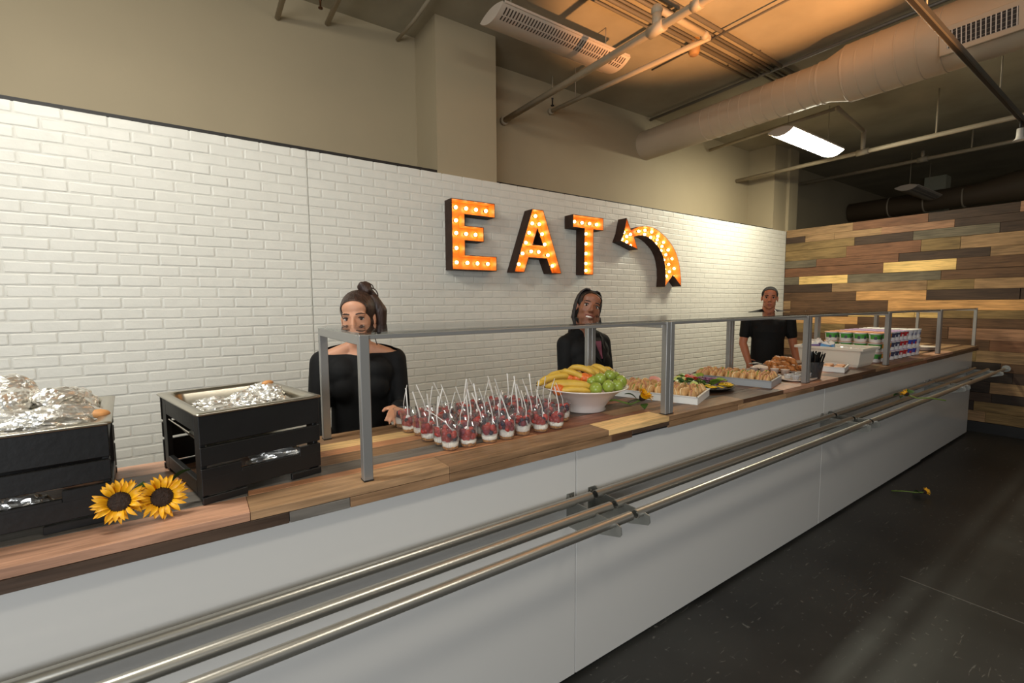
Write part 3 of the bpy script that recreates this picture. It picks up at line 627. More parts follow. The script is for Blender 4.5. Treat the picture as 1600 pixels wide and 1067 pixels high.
# second duct and pipework in the dark space beyond the plank wall
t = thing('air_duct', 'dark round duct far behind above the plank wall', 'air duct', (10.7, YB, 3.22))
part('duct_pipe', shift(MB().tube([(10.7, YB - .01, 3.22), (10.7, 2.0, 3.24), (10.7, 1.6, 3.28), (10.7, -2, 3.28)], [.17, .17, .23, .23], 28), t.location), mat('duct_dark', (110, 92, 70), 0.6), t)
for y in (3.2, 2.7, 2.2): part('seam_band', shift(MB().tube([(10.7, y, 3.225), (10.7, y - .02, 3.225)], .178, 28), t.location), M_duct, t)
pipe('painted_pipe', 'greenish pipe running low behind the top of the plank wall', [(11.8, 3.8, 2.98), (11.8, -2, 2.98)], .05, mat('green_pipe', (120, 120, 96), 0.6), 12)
struct('wall_column_4', MB().box(11.2, 11.5, 2.55, 2.85, 0, CEIL), mat('far_column_paint', (176, 172, 146), 0.7))
# ================================================================== THINGS ON THE COUNTER
FWD = Vector((0.5664, 0.8241, 0)); RGT = Vector((0.8241, -0.5664, 0))      # looking direction and its right hand side, on the floor plan
# ------------------------------------------------------------------ crates, pans, foil
M_black = mat('black_painted_wood', (22, 21, 20), 0.45, var=0.15, nscale=20, bump=0.06, bscale=60)
M_pan = mat('steam_pan_steel', (176, 170, 156), 0.28, 1.0)
M_foil = mat('crumpled_foil', (240, 238, 232), 0.34, 0.9, bump=0.5, bscale=46)
M_torta = mat('tortilla', (214, 152, 92), 0.6, var=0.25, nscale=30)
def crate(label, loc, rot, W, D, H):
    t = thing('wooden_crate', label, 'crate', loc, rot, 'black crates')
    th = 0.011
    def bd(nm, x0, x1, y0, y1, z0, z1, par=t): return part(nm, MB().bbox(x0, x1, y0, y1, z0, z1, 0.0015), M_black, par)
    for y0, y1, f in ((0, th, 1), (D - th, D, 0)):
        bd('slat', 0, W, y0, y1, 0.152, H); bd('slat', 0, W, y0, y1, 0.098, 0.145)
        # lower board with hand slot
        mb = MB(); mb.bbox(0, W, y0, y1, 0.022, 0.066, 0.0015); mb.bbox(0, W * 0.30, y0, y1, 0.064, 0.090, 0.001); mb.bbox(W * 0.80, W, y0, y1, 0.064, 0.090, 0.001); mb.bbox(W * 0.30, W * 0.80, y0, y1, 0.064, 0.072, 0.001)
        part('slat', mb, M_black, t)
        bd('foot_rail', 0, W * 0.34, y0 - 0.001, y1 + 0.001, 0.0, 0.018); bd('foot_rail', W * 0.72, W, y0 - 0.001, y1 + 0.001, 0.0, 0.018)
    for x0, x1 in ((th * 0.2, th * 1.4), (W - th * 1.4, W - th * 0.2)):
        bd('corner_post', x0, x1, th, th + 0.045, 0.006, H - 0.001); bd('corner_post', x0, x1, D - th - 0.045, D - th, 0.006, H - 0.001)
        bd('end_rail', x0, x1, th + 0.045, D - th - 0.045, H - 0.05, H - 0.002); bd('end_rail', x0, x1, th + 0.045, D - th - 0.045, 0.012, 0.05)
    return t
def steam_pan(label, loc, rot, W, D, depth, lid=0.0):
    # rolled rim, rounded corners, tapered walls; origin at the rim's front left corner, rim underside at z = 0
    t = thing('steam_pan', label, 'pan', loc, rot, 'steam pans')
    def loop(ins, z, r):
        P = []
        for (cx, cy, a0) in ((W - ins - r, ins + r, -PI / 2), (W - ins - r, D - ins - r, 0), (ins + r, D - ins - r, PI / 2), (ins + r, ins + r, PI)):
            for k in range(6): a = a0 + PI / 2 * k / 5; P.append(Vector((cx + r * math.cos(a), cy + r * math.sin(a), z)))
        return P
    rings = [loop(-0.006, 0.0005, .012), loop(-0.008, 0.003, .012), loop(-0.006, 0.006, .012), loop(0.018, 0.006, .03), loop(0.024, -0.004, .035), loop(0.036, -depth, .04)]
    n = len(rings[0]); mb = MB(); vs = [v for r in rings for v in r]
    mb.add(vs, [(i * n + k, i * n + (k + 1) % n, (i + 1) * n + (k + 1) % n, (i + 1) * n + k) for i in range(len(rings) - 1) for k in range(n)], 0, True)
    mb.add(rings[-1], [tuple(range(n))]); part('pan_shell', mb, M_pan, t)
    return t
def foil_mesh(seed, rx, ry, rz, amp=0.10):
    bm = bmesh.new(); bmesh.ops.create_icosphere(bm, subdivisions=4, radius=1.0)
    o = Vector((seed * 3.7, seed * 1.3, 5))
    for v in bm.verts:
        p = v.co.normalized(); d = noise.noise(p * 2.3 + o) * 1.2 + noise.noise(p * 6 + o) * 0.7 + abs(noise.noise(p * 13 + o)) * 0.4
        q = p * (1 + amp * d); q = Vector((math.copysign(abs(q.x) ** 0.85, q.x), q.y, q.z)); v.co = Vector((q.x * rx, q.y * ry, q.z * rz))
    me = bpy.data.meshes.new('foil'); bm.to_mesh(me); bm.free()
    for p_ in me.polygons: p_.use_smooth = False
    me.materials.append(M_foil); me.materials.append(M_torta); return me
r2 = math.radians(13.5)
c2 = Vector((-0.008, 1.352, ZC))
crate('black slatted crate holding a foil-filled pan, next to the two sunflowers', c2, r2, 0.302, 0.405, 0.226)
steam_pan('steel pan half full of crumpled foil, set in the right crate', c2 + Vector((0, 0, 0.2262)), r2, 0.302, 0.405, 0.075)
r1 = math.radians(5.5); c1 = Vector((-0.602, 1.344, ZC))
crate('black slatted crate at the left edge heaped with foil-wrapped rolls', c1, r1, 0.425, 0.405, 0.226)
steam_pan('steel pan heaped with foil-wrapped rolls, set in the left crate', c1 + Vector((0, 0, 0.2262)), r1, 0.425, 0.405, 0.075)
def loc_in(c, r, x, y, z): return c + Matrix.Rotation(r, 3, 'Z') @ Vector((x, y, z))
# foil in the right pan: low crumpled parcels
k = 0
for (x, y, z, rx, ry, rz, a) in [(0.075, 0.10, .205, .05, .035, .026, .3), (0.145, 0.085, .207, .045, .032, .028, -.4), (0.215, 0.10, .210, .045, .036, .030, .9), (0.09, 0.18, .203, .045, .04, .026, .1), (0.165, 0.17, .206, .05, .036, .030, .6),
                                 (0.235, 0.185, .216, .045, .04, .036, 1.3), (0.10, 0.26, .200, .05, .035, .022, 0), (0.19, 0.26, .204, .05, .035, .026, .4), (0.245, 0.265, .212, .035, .045, .034, 1.2)]:
    o = link('foil_parcel', foil_mesh(k, rx, ry, rz, 0.22), None, loc_in(c2, r2, x, y, z), (0, 0, a)); k += 1
    tag(o, 'small crumpled foil parcel lying low in the pan of the right crate', 'foil parcel', 'foil parcels in the right pan')
ob = MB().ell((0, 0, 0), (0.02, 0.012, 0.008), 10); o = link('tortilla_roll', ob.mesh('tortilla', M_torta), None, loc_in(c2, r2, 0.245, 0.225, 0.252), (0, 0, 0.6)); tag(o, 'browned tortilla end showing between the foil in the right pan', 'food')
# foil rolls heaped in the left pan
fl = [(0.30, 0.20, .225, .085, .04, .036, .25), (0.345, 0.10, .232, .08, .038, .034, .5), (0.26, 0.10, .23, .07, .042, .036, .1), (0.355, 0.25, .238, .06, .042, .038, 1.2), (0.20, 0.20, .235, .075, .04, .038, .3), (0.18, 0.10, .228, .07, .04, .034, .9),
      (0.28, 0.29, .235, .075, .04, .038, .2), (0.235, 0.26, .292, .055, .042, .040, .5), (0.14, 0.29, .24, .07, .04, .04, .1), (0.33, 0.19, .268, .055, .034, .030, .9), (0.255, 0.155, .276, .055, .036, .032, 1.4), (0.10, 0.18, .262, .07, .04, .036, .2), (0.34, 0.32, .24, .05, .04, .036, .2)]
for i, (x, y, z, rx, ry, rz, a) in enumerate(fl):
    o = link('foil_roll', foil_mesh(20 + i, rx, ry, rz, 0.13), None, loc_in(c1, r1, x, y, z), (0.1, 0.15 * math.sin(i), a))
    if i == 7: tag(o, 'foil-wrapped roll lying on top of the heap in the left crate', 'foil roll', 'foil rolls in the left pan')
    elif i == 1: tag(o, 'foil-wrapped roll at the front right of the left pan, filling showing', 'foil roll', 'foil rolls in the left pan'); part('tortilla_end', MB().ell((0.058, -0.016, 0.012), (0.024, 0.022, 0.011), 12), M_torta, o)
    else: tag(o, 'foil-wrapped roll within the heap in the left crate', 'foil roll', 'foil rolls in the left pan')
# fuel cans / foil under the pans and the inner drip tray
dt = thing('drip_tray', 'grey folded drip tray under the pan of the right crate', 'tray', loc_in(c2, r2, 0.02, 0.10, 0.0), r2)
part('tray_sheet', MB().box(0.02, 0.25, 0.0, 0.22, 0.118, 0.121, 0, Matrix.Rotation(0.0, 4, 'X')), M_pan, dt); part('tray_flap', MB().box(0.0, 0.0025, 0.0, 0.22, 0.0, 0.06, 0, Matrix.Translation((0.02, 0, 0.12)) @ Matrix.Rotation(-0.7, 4, 'Y')), M_pan, dt)
for s_ in (0.03, 0.24):
    part('support_leg', MB().tube([(s_, 0.11, 0), (s_, 0.11, 0.119)], 0.005, 8), M_pan, dt)
o = link('foil_sheet', foil_mesh(50, 0.075, 0.03, 0.028, 0.25), None, loc_in(c2, r2, 0.20, 0.045, 0.062)); tag(o, 'crumpled foil seen through the hand slot of the right crate', 'foil')
o = link('foil_sheet', foil_mesh(51, 0.05, 0.03, 0.03, 0.25), None, loc_in(c1, r1, 0.27, 0.05, 0.052)); tag(o, 'dull foil seen through the hand slot of the left crate', 'foil')

# ------------------------------------------------------------------ flowers
M_petal = mat('sunflower_petal', (246, 176, 14), 0.5, var=0.15, nscale=20); M_seed = mat('seed_head', (44, 27, 16), 0.8, var=0.4, nscale=120, bump=0.5, bscale=160)
M_leaf = mat('green_leaf', (58, 92, 34), 0.5, var=0.25, nscale=25); M_stem = mat('green_stem', (104, 128, 52), 0.5)
def petal_mesh(L, W, name='petal'):
    n = 6; vs = []; fs = []
    for i in range(n + 1):
        u = i / n; wv = W * math.sin(PI * min(1, 0.12 + 0.88 * u)) ** 0.8 * (0.95 if u < 1 else 0.02) + 0.0004
        zc = 0.012 * math.sin(u * 2.2) - 0.010 * u * u
        vs += [Vector((u * L, -wv, zc + 0.003)), Vector((u * L, 0, zc)), Vector((u * L, wv, zc + 0.003))]
    for i in range(n):
        for k_ in range(2): fs.append((3 * i + k_, 3 * i + k_ + 3, 3 * i + k_ + 4, 3 * i + k_ + 1))
    return MB().add(vs, fs, 0, True).mesh(name, M_petal)
PM = [petal_mesh(0.034, 0.0062), petal_mesh(0.030, 0.0068), petal_mesh(0.036, 0.0055)]
def leaf_mesh(L, W):
    n = 7; vs = []; fs = []
    for i in range(n + 1):
        u = i / n; wv = W * math.sin(PI * u) ** 0.8 * (1.2 - 0.5 * u) + 0.0005
        vs += [Vector((u * L, -wv, 0.012 * math.sin(u * PI) + .004)), Vector((u * L, 0, 0.012 * math.sin(u * PI))), Vector((u * L, wv, 0.012 * math.sin(u * PI) + .004))]
    for i in range(n):
        for k_ in range(2): fs.append((3 * i + k_, 3 * i + k_ + 3, 3 * i + k_ + 4, 3 * i + k_ + 1))
    return MB().add(vs, fs, 0, True).mesh('leaf', M_leaf)
LM = leaf_mesh(0.075, 0.026)
def sunflower(label, loc, face, sc, stem_to=None, leaves=(), petals=30, closed=0.0, disc=0.028):
    # face = direction the head looks at
    t = thing('sunflower', label, 'flower', loc, 0, 'loose sunflowers')
    q = Vector(face).to_track_quat('Z', 'Y').to_matrix().to_4x4()
    h = part('flower_head', MB().lathe([(0.0001, 0.010), (disc * .45, 0.009), (disc * .8, 0.008), (disc, 0.002), (disc * .9, -0.004), (disc * .4, -0.014), (0.0001, -0.016)], 22), M_seed, t); h.matrix_local = q @ Matrix.Scale(sc, 4)
    for i in range(petals):
        a = 2 * PI * i / petals + random.uniform(-.1, .1); lay = i % 2
        p_ = link('petal', PM[i % 3], h); p_.matrix_local = Matrix.Rotation(a, 4, 'Z') @ Matrix.Translation((disc * .88, 0, 0.001 + 0.003 * lay)) @ Matrix.Rotation(-(0.12 + 0.22 * lay + closed + random.uniform(-.12, .16)), 4, 'Y') @ Matrix.Rotation(random.uniform(-.4, .4), 4, 'X')
    if stem_to:
        L_ = Vector(stem_to) - Vector(loc); b_ = q @ Vector((0, 0, -0.014 * sc))
        part('stem', MB().tube([b_, b_ * 2.5 + L_ * 0.15, L_ * 0.6, L_], 0.0045, 8), M_stem, t)
    for (p_, rx, ry, rz, s) in leaves:
        l_ = link('leaf', LM, t, p_, (rx, ry, rz), s)
    return t
TC = lambda p: (CAM - Vector(p)).normalized()
p = at_y(187, 784, 1.335); d = TC(p); sunflower('sunflower head on the counter, the left one of the pair between the crates', p, (d.x - .12, d.y, d.z + .15), 0.86, None, petals=34)
p = at_y(253, 777, 1.345); d = TC(p); sunflower('sunflower head with a leaf, the right one of the pair between the crates', p, (d.x + .1, d.y, d.z + .12), 0.9, (-0.075, 1.44, 1.01), [((0.015, 0.03, 0.012), -0.7, -0.5, 0.5, 0.75), ((-0.04, 0.045, 0.0), -0.6, -0.4, 1.6, 0.6)], petals=32)
p = Vector((1.745, 1.44, 1.042)); sunflower('small yellow sunflower lying on its side between fruit bowl and bread tray', p, (0.25, -0.5, 0.75), 1.1, (1.64, 1.63, 1.006), [((-0.015, 0.0, -0.012), 0.3, 0.2, 2.6, 0.8), ((-0.01, -0.02, -0.025), 0.2, 0.3, 3.9, 0.7), ((-0.02, 0.02, -0.005), 0.4, -0.3, 2.1, 0.8)], petals=30, closed=0.55, disc=0.016)
p = Vector((4.36, 1.13, 0.80)); sunflower('wilted sunflower with long stem lying across the tray rail', p, (0.1, 0.55, 0.35), 0.9, (4.45, 0.93, 0.775), [((0.0, 0.02, -0.01), 0.2, 0.3, 1.2, 1.0), ((-0.02, 0, -0.01), 0.5, 0.2, 3.0, 0.9), ((0.03, -0.01, 0), 0.2, -0.3, 0.3, 0.9)], petals=18, closed=0.7, disc=0.02)
p = Vector((4.53, 1.03, 0.04)); sunflower('dropped sunflower lying on the dark floor', p, (0.7, -0.3, 0.15), 0.75, (4.45, 1.21, 0.006), [((-0.01, 0.01, -0.02), 0.3, 0.1, 2.4, 0.9), ((0.0, 0.02, -0.02), 0.6, 0.1, 1.2, 0.7)], petals=22, closed=0.75, disc=0.022)

# ------------------------------------------------------------------ parfait cups and spoons
M_cup = clear('clear_plastic', (0.96, 0.96, 0.97), 1.40, 0.04, body=0.04)
M_yog = mat('yogurt', (240, 232, 214), 0.45); M_gran = mat('granola', (176, 122, 62), 0.8, var=0.5, nscale=110, bump=0.8, bscale=120)
M_straw = mat('strawberry', (176, 62, 54), 0.35, var=0.35, nscale=40); M_blue = mat('blueberry', (40, 34, 58), 0.45, var=0.3, nscale=30); M_rasp = mat('raspberry', (146, 50, 62), 0.45, var=0.3, nscale=60, bump=0.5, bscale=140)
M_spoon = mat('white_plastic', (238, 234, 228), 0.3)
def wobble(R_, z0, z1, seed, n=20):
    rg = random.Random(seed); mb = MB(); vs = []; prof = [(R_ * .96, z0), (R_, z0 + .002)]
    top_ = [z1 + rg.uniform(-.004, .006) for _ in range(n)]
    vs = [Vector((r * math.cos(2 * PI * k / n), r * math.sin(2 * PI * k / n), z)) for r, z in prof for k in range(n)]
    vs += [Vector(((R_ + .0022) * math.cos(2 * PI * k / n), (R_ + .0022) * math.sin(2 * PI * k / n), top_[k])) for k in range(n)] + [Vector((0, 0, z1 + .004)), Vector((0, 0, z0))]
    fs = [(i * n + k, i * n + (k + 1) % n, (i + 1) * n + (k + 1) % n, (i + 1) * n + k) for i in range(2) for k in range(n)] + [(2 * n + k, 2 * n + (k + 1) % n, 3 * n) for k in range(n)] + [(k, 3 * n + 1, (k + 1) % n) for k in range(n)]
    return mb.add(vs, fs, 0, True)
cup_me = MB().lathe([(0.0001, 0.0015), (0.0255, 0.0015), (0.0262, 0.0), (0.0275, 0.004), (0.0372, 0.076), (0.0388, 0.0765), (0.0385, 0.078), (0.0365, 0.0775), (0.0268, 0.0045)], 26).mesh('cup_shell', M_cup)
berr = [foil_mesh(60 + i, .0125, .0115, .011, .10) for i in range(3)] + [MB().ell((0, 0, 0), .0085, 10).mesh('berry', M_blue)]
for i, m_ in enumerate((M_straw, M_rasp, M_straw)):
    berr[i].materials.clear(); berr[i].materials.append(m_)
    bm = bmesh.new(); bmesh.ops.create_icosphere(bm, subdivisions=2, radius=0.0125)
    for v in bm.verts:
        v.co *= 1 + 0.16 * noise.noise(v.co * 120 + Vector((i * 9, 0, 0)))
        if i == 0: v.co.z *= 1.25
        if i == 2: v.co.x *= 1.2; v.co.z *= 0.8
    bm.to_mesh(berr[i]); bm.free()
    for p_ in berr[i].polygons: p_.use_smooth = True
def parfait(seed):
    rg = random.Random(seed)
    t = thing('parfait_cup', 'x', 'parfait', (0, 0, 0), 0, 'berry parfait cups')
    part('cup_shell', cup_me, None, t)
    g = rg.choice((0.008, 0.014, 0.012)); yg = g + rg.choice((0.016, 0.024, 0.020))
    part('granola_layer', wobble(0.0265, 0.003, g + .003, seed), M_gran, t); part('yogurt_layer', wobble(0.0282, g + .004, yg, seed + 1), M_yog, t)
    for ring, (nb, rad, zz) in enumerate(((7, 0.0195, yg + .011), (5, 0.0185, yg + .024), (1, 0, yg + .016))):
        for k_ in range(nb):
            a = 2 * PI * k_ / nb + rg.uniform(-.3, .3)
            link('berry', rg.choice((berr[0], berr[2], berr[1], berr[2], berr[3], berr[3])), t, (rad * math.cos(a), rad * math.sin(a), zz + rg.uniform(-.003, .003)), (rg.uniform(0, 3), rg.uniform(0, 3), rg.uniform(0, 3)), rg.uniform(.85, 1.1))
    return t
protos = [parfait(s) for s in (1, 2, 3, 4, 5)]
# spoon: bowl at origin, handle rising along +Z
sv = MB()
hp = [(0, 0, -0.005), (0, 0.003, 0.010), (0, 0.007, 0.024), (0, 0.0065, 0.05), (0, 0.005, 0.08), (0, 0.0035, 0.102)]
for i, (p_, w_) in enumerate(zip(hp, (0.0026, 0.0022, 0.0019, 0.0019, 0.0022, 0.0026))):
    sv.v += [(-w_, p_[1] - .0009, p_[2]), (w_, p_[1] - .0009, p_[2]), (w_, p_[1] + .0009, p_[2]), (-w_, p_[1] + .0009, p_[2])]
for i in range(len(hp) - 1):
    for k_ in range(4): sv.f.append([4 * i + k_, 4 * i + (k_ + 1) % 4, 4 * i + 4 + (k_ + 1) % 4, 4 * i + 4 + k_]); sv.m.append(0); sv.sm.append(False)
sv.f.append([len(sv.v) - 4, len(sv.v) - 3, len(sv.v) - 2, len(sv.v) - 1]); sv.m.append(0); sv.sm.append(False)
n = 10; rings = [[Vector((0.0105 * s * math.cos(2 * PI * k_ / n), 0.0045 * (1 - s * s) + off, -0.018 + 0.016 * s * math.sin(2 * PI * k_ / n))) for k_ in range(n)] for s, off in ((1, 0), (.6, 0), (.05, 0), (.6, .0012), (1, .0012))]
sv.add([v for r in rings for v in r], [(i * n + k_, i * n + (k_ + 1) % n, (i + 1) * n + (k_ + 1) % n, (i + 1) * n + k_) for i in range(4) for k_ in range(n)], 0, True)
spoon_me = sv.mesh('spoon', M_spoon)
ordn = ['first', 'second', 'third', 'fourth', 'fifth', 'sixth', 'seventh', 'eighth', 'ninth', 'tenth']
cnt = 0
for r_ in range(6):
    y = 1.392 + 0.0745 * r_
    for c_ in range(8):
        x = 0.695 + 0.0785 * c_ + 0.012 * r_ * (c_ / 7) - 0.006 * r_ + (0.03 if r_ % 2 else 0) * 0.4
        x += random.uniform(-.005, .005); yy = y + random.uniform(-.005, .005) + (0.05 * (c_ / 7) if r_ == 0 and c_ == 7 else 0)
        if r_ == 5 and c_ in (7,): continue
        if (r_, c_) in ((0, 7),): continue
        t = protos[cnt % 5] if cnt < 5 else copytree(protos[cnt % 5])
        t.location = (x, yy, ZC); t.rotation_euler = (0, 0, random.uniform(0, 6))
        if r_ == 0: t['label'] = ordn[c_] + ' berry parfait cup from the left in the front row on the counter'
        else: t['label'] = ordn[c_] + ' parfait cup from the left in the ' + ordn[r_] + ' row of cups'
        cnt += 1
        if (r_, c_) == (5, 0): pass
        o = link('plastic_spoon', spoon_me, None, (x + random.uniform(-.012, .012), yy + random.uniform(-.012, .012), ZC + 0.068))
        lean = random.uniform(0.05, 0.42); dirv = -RGT * (lean if random.random() < .75 else -lean * .6) + FWD * random.uniform(-.2, .3)
        if r_ == 0 and c_ == 0: dirv = -RGT * 1.25 - FWD * .1; o.location = (x, yy, ZC + .072)
        q = Vector((dirv.x, dirv.y, 1)).to_track_quat('Z', 'Y') ; o.rotation_mode = 'QUATERNION'; o.rotation_quaternion = q @ Euler((0, 0, random.uniform(-.8, .8))).to_quaternion()
        if r_ == 0: tag(o, 'white plastic spoon standing in the ' + ordn[c_] + ' front-row parfait cup', 'spoon', 'plastic spoons')
        else: tag(o, 'white plastic spoon in the ' + ordn[c_] + ' cup from the left of the ' + ordn[r_] + ' parfait row', 'spoon', 'plastic spoons')

# ------------------------------------------------------------------ fruit bowl
M_cer = mat('white_ceramic', (226, 214, 204), 0.22, spec=0.6)
BC = Vector((1.49, 1.575, ZC))
o = link('fruit_bowl', MB().lathe([(0.0001, 0.010), (0.092, 0.008), (0.100, 0.0), (0.103, 0.004), (0.097, 0.014), (0.115, 0.040), (0.150, 0.078), (0.186, 0.103), (0.204, 0.109), (0.2065, 0.1125), (0.203, 0.1145), (0.184, 0.109), (0.145, 0.086), (0.105, 0.045), (0.08, 0.022), (0.0001, 0.02)], 48).mesh('fruit_bowl', M_cer), None, BC)
tag(o, 'wide white ceramic footed bowl piled with fruit', 'bowl')
M_ban = mat('banana_skin', (208, 168, 66), 0.45, var=0.12, nscale=18); M_tip = mat('banana_tip', (70, 52, 28), 0.7)
def banana_mesh(L=0.17, r=0.017, bend=1.1):
    R_ = L / bend; pts = []; rs = []; n = 14
    for i in range(n + 1):
        u = i / n; a = (u - .5) * bend; pts.append(Vector((R_ * math.sin(a), 0, R_ * math.cos(a) - R_)))
        rs.append(r * min(1, 0.30 + 3.2 * u) * min(1, 0.42 + 2.6 * (1 - u)) if 0 < i < n else r * .28)
    mb = MB().tube(pts, rs, 7, 0); e = pts[-1]; d_ = (pts[-1] - pts[-2]).normalized()
    mb.tube([e - d_ * .002, e + d_ * .014], [r * .3, r * .26], 7, 1); s0 = pts[0]; d0 = (pts[0] - pts[1]).normalized(); mb.tube([s0 - d0 * .002, s0 + d0 * .004], [r * .3, r * .2], 7, 1)
    return mb
ban = [banana_mesh(0.185, .0185, b_).mesh('banana', [M_ban, M_tip]) for b_ in (0.7, 1.15, 1.7)]
def bpos(px, py, b_):      # point at a pixel, b metres beyond the bowl's middle
    d_ = wray(px, py); tt = (FWD.dot(BC - CAM) + b_) / FWD.dot(d_); return CAM + d_ * tt
yaw = math.atan2(RGT.y, RGT.x)
bl = [(891, 600, -.105, 0, 0.0, 0.05, 1.22, 'long yellow banana lying across the front of the fruit bowl'), (897, 608.5, -.135, 0, 0.0, 0.0, .85, 'half-hidden yellow banana lowest at the front rim of the bowl'), (868, 589, -.02, 0, .25, -.12, 1.0, 'spotted banana at the left with its stem towards the edge'),
      (880, 583, .03, 0, .15, -.1, 1.02, 'banana at the back left of the bowl'), (896, 582.5, -.02, 1, -.5, .25, .8, 'banana in the middle behind the oranges'), (910, 575, .02, 2, -.35, .2, .85, 'strongly curved banana on top of the fruit'),
      (930, 580, .06, 1, -1.0, .3, .9, 'banana leaning at the back, right of the topmost one'), (943, 578, .07, 2, -.8, .45, .95, 'banana leaning against the green limes at the back'), (958, 583, .10, 1, -.9, .6, .75, 'banana at the far back right of the bowl'), (852, 596, -.03, 0, .9, 0, .7, 'banana end poking over the left rim of the bowl')]
for (px, py, b_, v_, rz, ry, s, lab) in bl:
    o = link('banana', ban[v_], None, bpos(px, py, b_), (0.3, ry, yaw + rz), s); tag(o, lab, 'banana', 'bananas in the bowl')
M_lime = mat('green_apple_skin', (142, 158, 62), 0.3, var=0.14, nscale=14); M_org = mat('orange_peel', (222, 110, 40), 0.4, bump=0.1, bscale=160)
lime_me = MB().lathe([(0.0001, 0.030), (0.004, 0.0265), (0.010, 0.0275), (0.019, 0.0245), (0.0262, 0.012), (0.027, 0.0), (0.0245, -0.012), (0.016, -0.0225), (0.008, -0.026), (0.0001, -0.0235)], 20).mesh('apple', M_lime)
nub = MB().tube([(0, 0, .024), (.001, 0, .036)], .0014, 6).mesh('stalk', M_tip)
ll = [(938, 593, -.06, 'green apple left of the group, next to the bananas'), (953, 588, -.02, 'green apple at the back of the group'), (960, 590, .02, 'green apple mostly hidden at the back'), (970, 596.5, -.03, 'green apple at the right rim of the bowl'), (950.5, 604, -.12, 'green apple front and centre of the group'), (964.5, 603, -.10, 'green apple at the front right of the group'), (931, 608, -.13, 'green apple at the front tucked under the long banana'), (925, 597, -.05, 'green apple behind the long banana tip')]
for i, (px, py, b_, lab) in enumerate(ll):
    t = link('green_apple', lime_me, None, bpos(px, py, b_), (random.uniform(-.6, .6), random.uniform(-.6, .6), random.uniform(0, 6)), 1.04); tag(t, lab, 'apple', 'green apples in the bowl'); part('stalk', nub, None, t)
om = MB().ell((0, 0, 0), (.028, .028, .026), 18).mesh('orange', M_org)
for (px, py, b_, lab) in [(903, 593, -.02, 'orange nearest the topmost banana'), (913, 591, -.03, 'orange in the middle of the bowl'), (921, 593, -.04, 'orange touching the green apples'), (873, 609, -.12, 'orange showing below the long banana at the front rim'), (892, 592, .0, 'orange behind the long banana, at the left')]:
    o = link('orange', om, None, bpos(px, py, b_)); tag(o, lab, 'orange', 'oranges in the bowl')
# ------------------------------------------------------------------ bread trays
M_tray = mat('white_tray', (224, 222, 216), 0.35); M_gtray = mat('grey_tray', (158, 160, 162), 0.35)
M_bun = mat('bun_crust', (198, 154, 100), 0.55, var=0.3, nscale=26); M_bun2 = mat('bun_crumb', (236, 212, 164), 0.7); M_ham = mat('ham_filling', (190, 130, 104), 0.5); M_let = mat('lettuce', (132, 158, 62), 0.5, var=0.3, nscale=40)
def tray(name, label, corner, ang, W, D, H, m):
    # open tray with sloped lip; origin at the front right corner, W runs away along ang+90, D along ang
    t = thing(name, label, 'tray', corner, ang)
    th = 0.004; mb = MB(); mb.box(0, D, 0, W, 0.0, 0.004); 
    part('tray_base', mb, m, t)
    for nm, x0, x1, y0, y1 in (('tray_wall', 0, D, 0, th), ('tray_wall', 0, D, W - th, W), ('tray_wall', 0, th, th, W - th), ('tray_wall', D - th, D, th, W - th)): part(nm, MB().bbox(x0, x1, y0, y1, 0.003, H, 0.001), m, t)
    rim = MB(); 
    for x0, x1, y0, y1 in ((-.004, D + .004, -.004, .006), (-.004, D + .004, W - .006, W + .004), (-.004, .006, 0, W), (D - .006, D + .004, 0, W)): rim.box(x0, x1, y0, y1, H, H + .003)
    part('rim', rim, m, t); return t
def roll_mesh(seed, fill):
    rg = random.Random(seed); mb = MB(); 
    for s_, y in ((1, 0.0052), (-1, -0.0052)):
        vs = []; base = len(mb.v)
        mb.ell((0, y + s_ * .0015, 0), (0.0275, 0.0105, 0.0265), 12, 0)
    mb.ell((0, 0, 0.003), (0.0262, 0.0040, 0.0262), 10, 2 if fill else 1); mb.ell((0, 0, -.002), (0.0255, 0.0060, 0.0250), 10, 1)
    return mb.mesh('roll', [M_bun, M_bun2, M_ham if fill == 1 else M_let])
RMh = [roll_mesh(1, 1), roll_mesh(2, 2), roll_mesh(3, 0)]
def fill_rolls(c, ang, nx, ny, D, W, label, group, z=0.030, s0=1.0):
    for i in range(nx):
        for j in range(ny):
            x = 0.042 + (D - 0.084) * i / max(1, nx - 1); y = 0.034 + (W - 0.062) * j / max(1, ny - 1)
            p_ = Vector(c) + Matrix.Rotation(ang, 3, 'Z') @ Vector((x + random.uniform(-.004, .004), y + random.uniform(-.003, .003), z + random.uniform(0, .006)))
            o = link('sandwich_roll', RMh[random.choice((0, 0, 1, 2))], None, p_, (random.uniform(-.45, .45), random.uniform(-.4, .4), ang + random.uniform(-.5, .5)), s0 * random.uniform(.92, 1.08))
            lb = 'roll in the %s tray, %s row from the left, %s from the counter edge' % (label, ordn[i], (ordn + ['eleventh'])[j])
            tag(o, lb, 'bread roll', group)
a1 = math.atan2(0.10, 0.255)
c = Vector((1.984, 1.303, ZC)); tray('bread_tray', 'white tray of small sandwich rolls beside the nearer double post', c, a1, 0.46, 0.275, 0.036, M_tray)
fill_rolls(c, a1, 4, 10, 0.275, 0.44, 'white', 'rolls in the white tray', 0.036, 1.1)
a2 = math.atan2(0.075, 0.28)
c = Vector((2.706, 1.311, ZC)); tray('bread_tray', 'grey tray of small sandwich rolls behind the vegetable platter', c, a2, 0.47, 0.285, 0.040, M_gtray)
fill_rolls(c, a2, 4, 10, 0.285, 0.45, 'grey', 'rolls in the grey tray', 0.038, 1.1)
# serving handles of tongs
M_blackp = mat('black_plastic', (18, 18, 18), 0.35)
